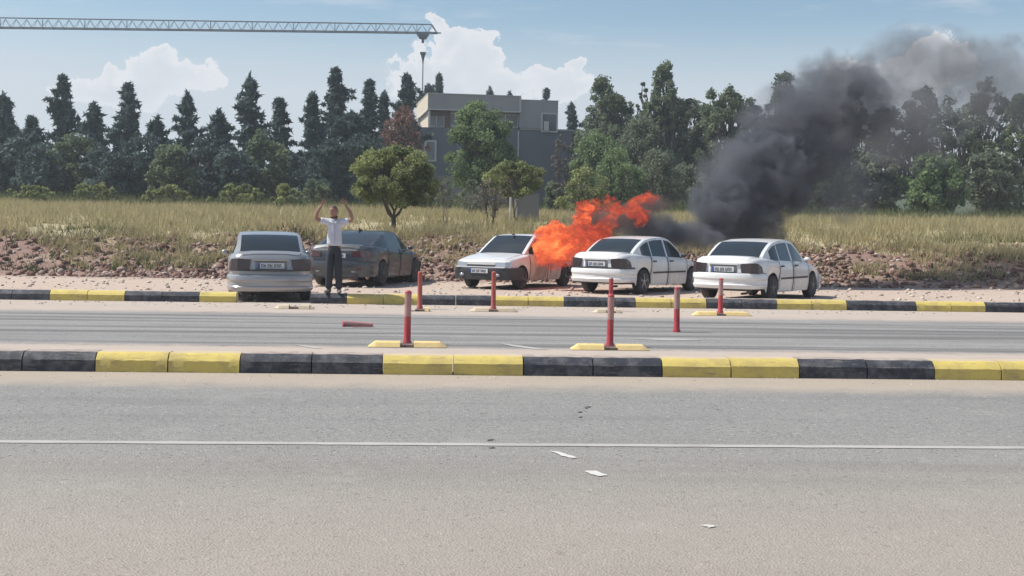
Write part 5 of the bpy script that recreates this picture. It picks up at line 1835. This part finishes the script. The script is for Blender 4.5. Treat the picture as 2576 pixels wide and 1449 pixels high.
def fire_mat():
    mt, t, out = new_mat('flame_volume')
    g = t.n('ShaderNodeTexCoord')
    P = g.outputs['Object']
    mp = t.n('ShaderNodeMapping', ins={0: P, 2: (0, R(-38), 0), 3: (0.62, 1.0, 1.0)}).outputs[0]
    n1_ = t.noise(mp, 2.6, 5, 0.68, 1.1)
    n2_ = t.noise(mp, 7.5, 4, 0.65, 0.9)
    f = t.m('ADD', t.m('MULTIPLY', n1_, 0.62), t.m('MULTIPLY', n2_, 0.38))
    # hotter near the car, redder and thinner away from it
    sp = t.n('ShaderNodeSeparateXYZ', ins={0: P})
    f = t.m('ADD', t.m('MULTIPLY', t.m('SUBTRACT', f, 0.5), 2.5), 0.5)
    heat = t.m('ADD', t.m('SUBTRACT', 0.05, t.m('MULTIPLY', sp.outputs[0], 0.045)), t.m('MULTIPLY', t.maprange(t.n('ShaderNodeVectorMath', operation='DISTANCE', ins={0: P, 1: (-0.02, 0, 0.22)}).outputs['Value'], 0.75, 0.05), 0.30))
    heat = t.m('ADD', heat, t.m('MULTIPLY', t.m('MINIMUM', t.m('ADD', sp.outputs[2], 0.0), 0.15), 0.32))
    h = t.m('ADD', f, heat)
    col = t.ramp(h, (0.36, (0.12, 0.016, 0.014)), (0.50, (0.62, 0.05, 0.03)), (0.68, (1.0, 0.12, 0.04)), (0.86, (1.0, 0.26, 0.07)), (1.0, (1.0, 0.45, 0.15)))
    st = t.m('ADD', 0.5, t.m('MULTIPLY', t.maprange(h, 0.42, 0.95), 8.0))
    dn = t.m('MULTIPLY', t.maprange(h, 0.36, 0.66), 5.2)
    pv = t.n('ShaderNodeVolumePrincipled', ins={'Color': (0.10, 0.05, 0.04, 1), 'Density': dn, 'Emission Strength': st, 'Emission Color': col})
    t.t.links.new(pv.outputs[0], out.inputs['Volume'])
    mt.cycles.volume_step_rate = 0.6
    return mt


def smoke_mat(name, dens_, col, scale, thr, seed):
    """density falls off towards the hull of a unit puff (object coordinates run -1..1)"""
    mt, t, out = new_mat(name)
    tcn = t.n('ShaderNodeTexCoord')
    g = t.n('ShaderNodeNewGeometry')
    ln = t.n('ShaderNodeVectorMath', operation='LENGTH', ins={0: tcn.outputs['Object']}).outputs['Value']
    mp = t.n('ShaderNodeMapping', ins={0: g.outputs['Position'], 1: (seed, 0, 0), 2: (0, R(35), 0)}).outputs[0]
    nz = t.noise(mp, scale, 4, 0.6, 0.5)
    fall = t.m('SUBTRACT', 1.0, ln)
    v = t.m('ADD', t.m('MULTIPLY', fall, 1.1), t.m('MULTIPLY', t.m('SUBTRACT', nz, 0.5), 2.4))
    d = t.m('MULTIPLY', t.maprange(v, thr, thr + 0.55), dens_)
    edge_ = t.maprange(ln, 1.0, 0.82)
    d = t.m('MULTIPLY', d, edge_)
    pv = t.n('ShaderNodeVolumePrincipled', ins={'Color': (*col, 1), 'Density': d})
    t.t.links.new(pv.outputs[0], out.inputs['Volume'])
    mt.cycles.volume_step_rate = 1.0
    return mt


M_fire = fire_mat()
f0 = at(1390, 640, 32.6)
flames = empty('flames', f0, 0, 'orange and red flames blowing right from the side windows of the burning hatchback', 'fire')


def rel(px, py, Y):
    return at(px, py, Y) - f0


blobs = []
for px, py, Y, rx, rz_ in ((1372, 620, 32.4, .30, .42), (1398, 600, 32.6, .34, .40), (1378, 648, 32.3, .26, .24), (1422, 636, 32.5, .32, .34), (1455, 625, 32.7, .30, .36),
                           (1480, 600, 33.0, .26, .32), (1400, 664, 32.3, .32, .14), (1440, 590, 32.9, .26, .22), (1462, 562, 33.2, .20, .28), (1470, 535, 33.4, .22, .24),
                           (1498, 520, 33.6, .30, .17), (1530, 517, 33.7, .30, .17), (1552, 528, 33.7, .16, .14), (1510, 585, 33.3, .30, .22), (1535, 560, 33.6, .18, .14),
                           (1592, 530, 33.9, .20, .22), (1615, 545, 33.9, .16, .20), (1632, 500, 34.1, .24, .13), (1600, 512, 34.0, .20, .14)):
    blobs.append((rel(px, py, Y), (rx, 0.34, rz_)))
blob_hull('flame_body', blobs, M_fire, flames, 0.06, 0.16, 4.2)

smoke = empty('smoke_plume', f0, 0, 'dark grey smoke plume drifting right and up from the burning hatchback', 'smoke')
pm = bmesh.new()
bmesh.ops.create_icosphere(pm, subdivisions=3, radius=1.0)
puff_me = bpy.data.meshes.new('puff')
pm.to_mesh(puff_me)
pm.free()
sm_dark = smoke_mat('dark_smoke', 3.3, (0.23, 0.245, 0.275), 1.6, 0.04, 0)
sm_thin = smoke_mat('thin_smoke', 0.75, (0.30, 0.31, 0.34), 1.0, 0.04, 5)
sm_mid = smoke_mat('drifting_smoke', 1.7, (0.25, 0.26, 0.29), 1.2, 0.02, 3)
sm_brown = smoke_mat('brown_fire_smoke', 1.7, (0.27, 0.20, 0.19), 1.8, 0.06, 9)
puffs = [(1500, 562, 33.9, 1.0, .50, sm_brown), (1565, 550, 34.3, .9, .50, sm_brown), (1625, 570, 34.6, 1.0, .55, sm_dark), (1500, 600, 34.0, .7, .36, sm_brown),
         (1690, 585, 34.9, .9, .45, sm_dark), (1640, 515, 34.6, .7, .38, sm_brown), (1755, 590, 35.1, 1.1, .5, sm_dark), (1812, 520, 35.3, 1.05, 1.15, sm_dark), (1830, 440, 35.6, 1.1, 1.2, sm_thin),
         (1880, 560, 35.8, 1.3, 1.1, sm_dark), (1930, 440, 36.2, 1.7, 1.6, sm_dark), (2000, 340, 37.0, 2.0, 1.8, sm_mid), (2100, 450, 37.0, 1.8, 1.5, sm_thin), (2110, 250, 38.0, 2.2, 1.7, sm_mid), (2290, 330, 39.0, 2.4, 1.6, sm_thin), (2330, 170, 40.0, 2.8, 1.7, sm_thin), (2520, 210, 42.0, 3.2, 1.9, sm_thin)]
for k, (px, py, Y, rx, rz_, mt) in enumerate(puffs):
    me = puff_me.copy()
    me.materials.append(mt)
    o = bpy.data.objects.new('puff', me)
    C.objects.link(o)
    o.parent = smoke
    o.location = at(px, py, Y) - f0
    o.scale = (rx, min(rx, 1.3), rz_)

# ------------------------------------------------------------------ air
HB = MB().box2((-1520, -60, -1.2), (1520, 2520, 38.0))
hm, ht, hout = new_mat('haze_air')
hp = ht.n('ShaderNodeVolumePrincipled', ins={'Color': (0.80, 0.90, 1.0, 1), 'Density': HAZE, 'Anisotropy': 0.2})
ht.t.links.new(hp.outputs[0], hout.inputs['Volume'])
tag(HB.build('haze', hm), kind='stuff')
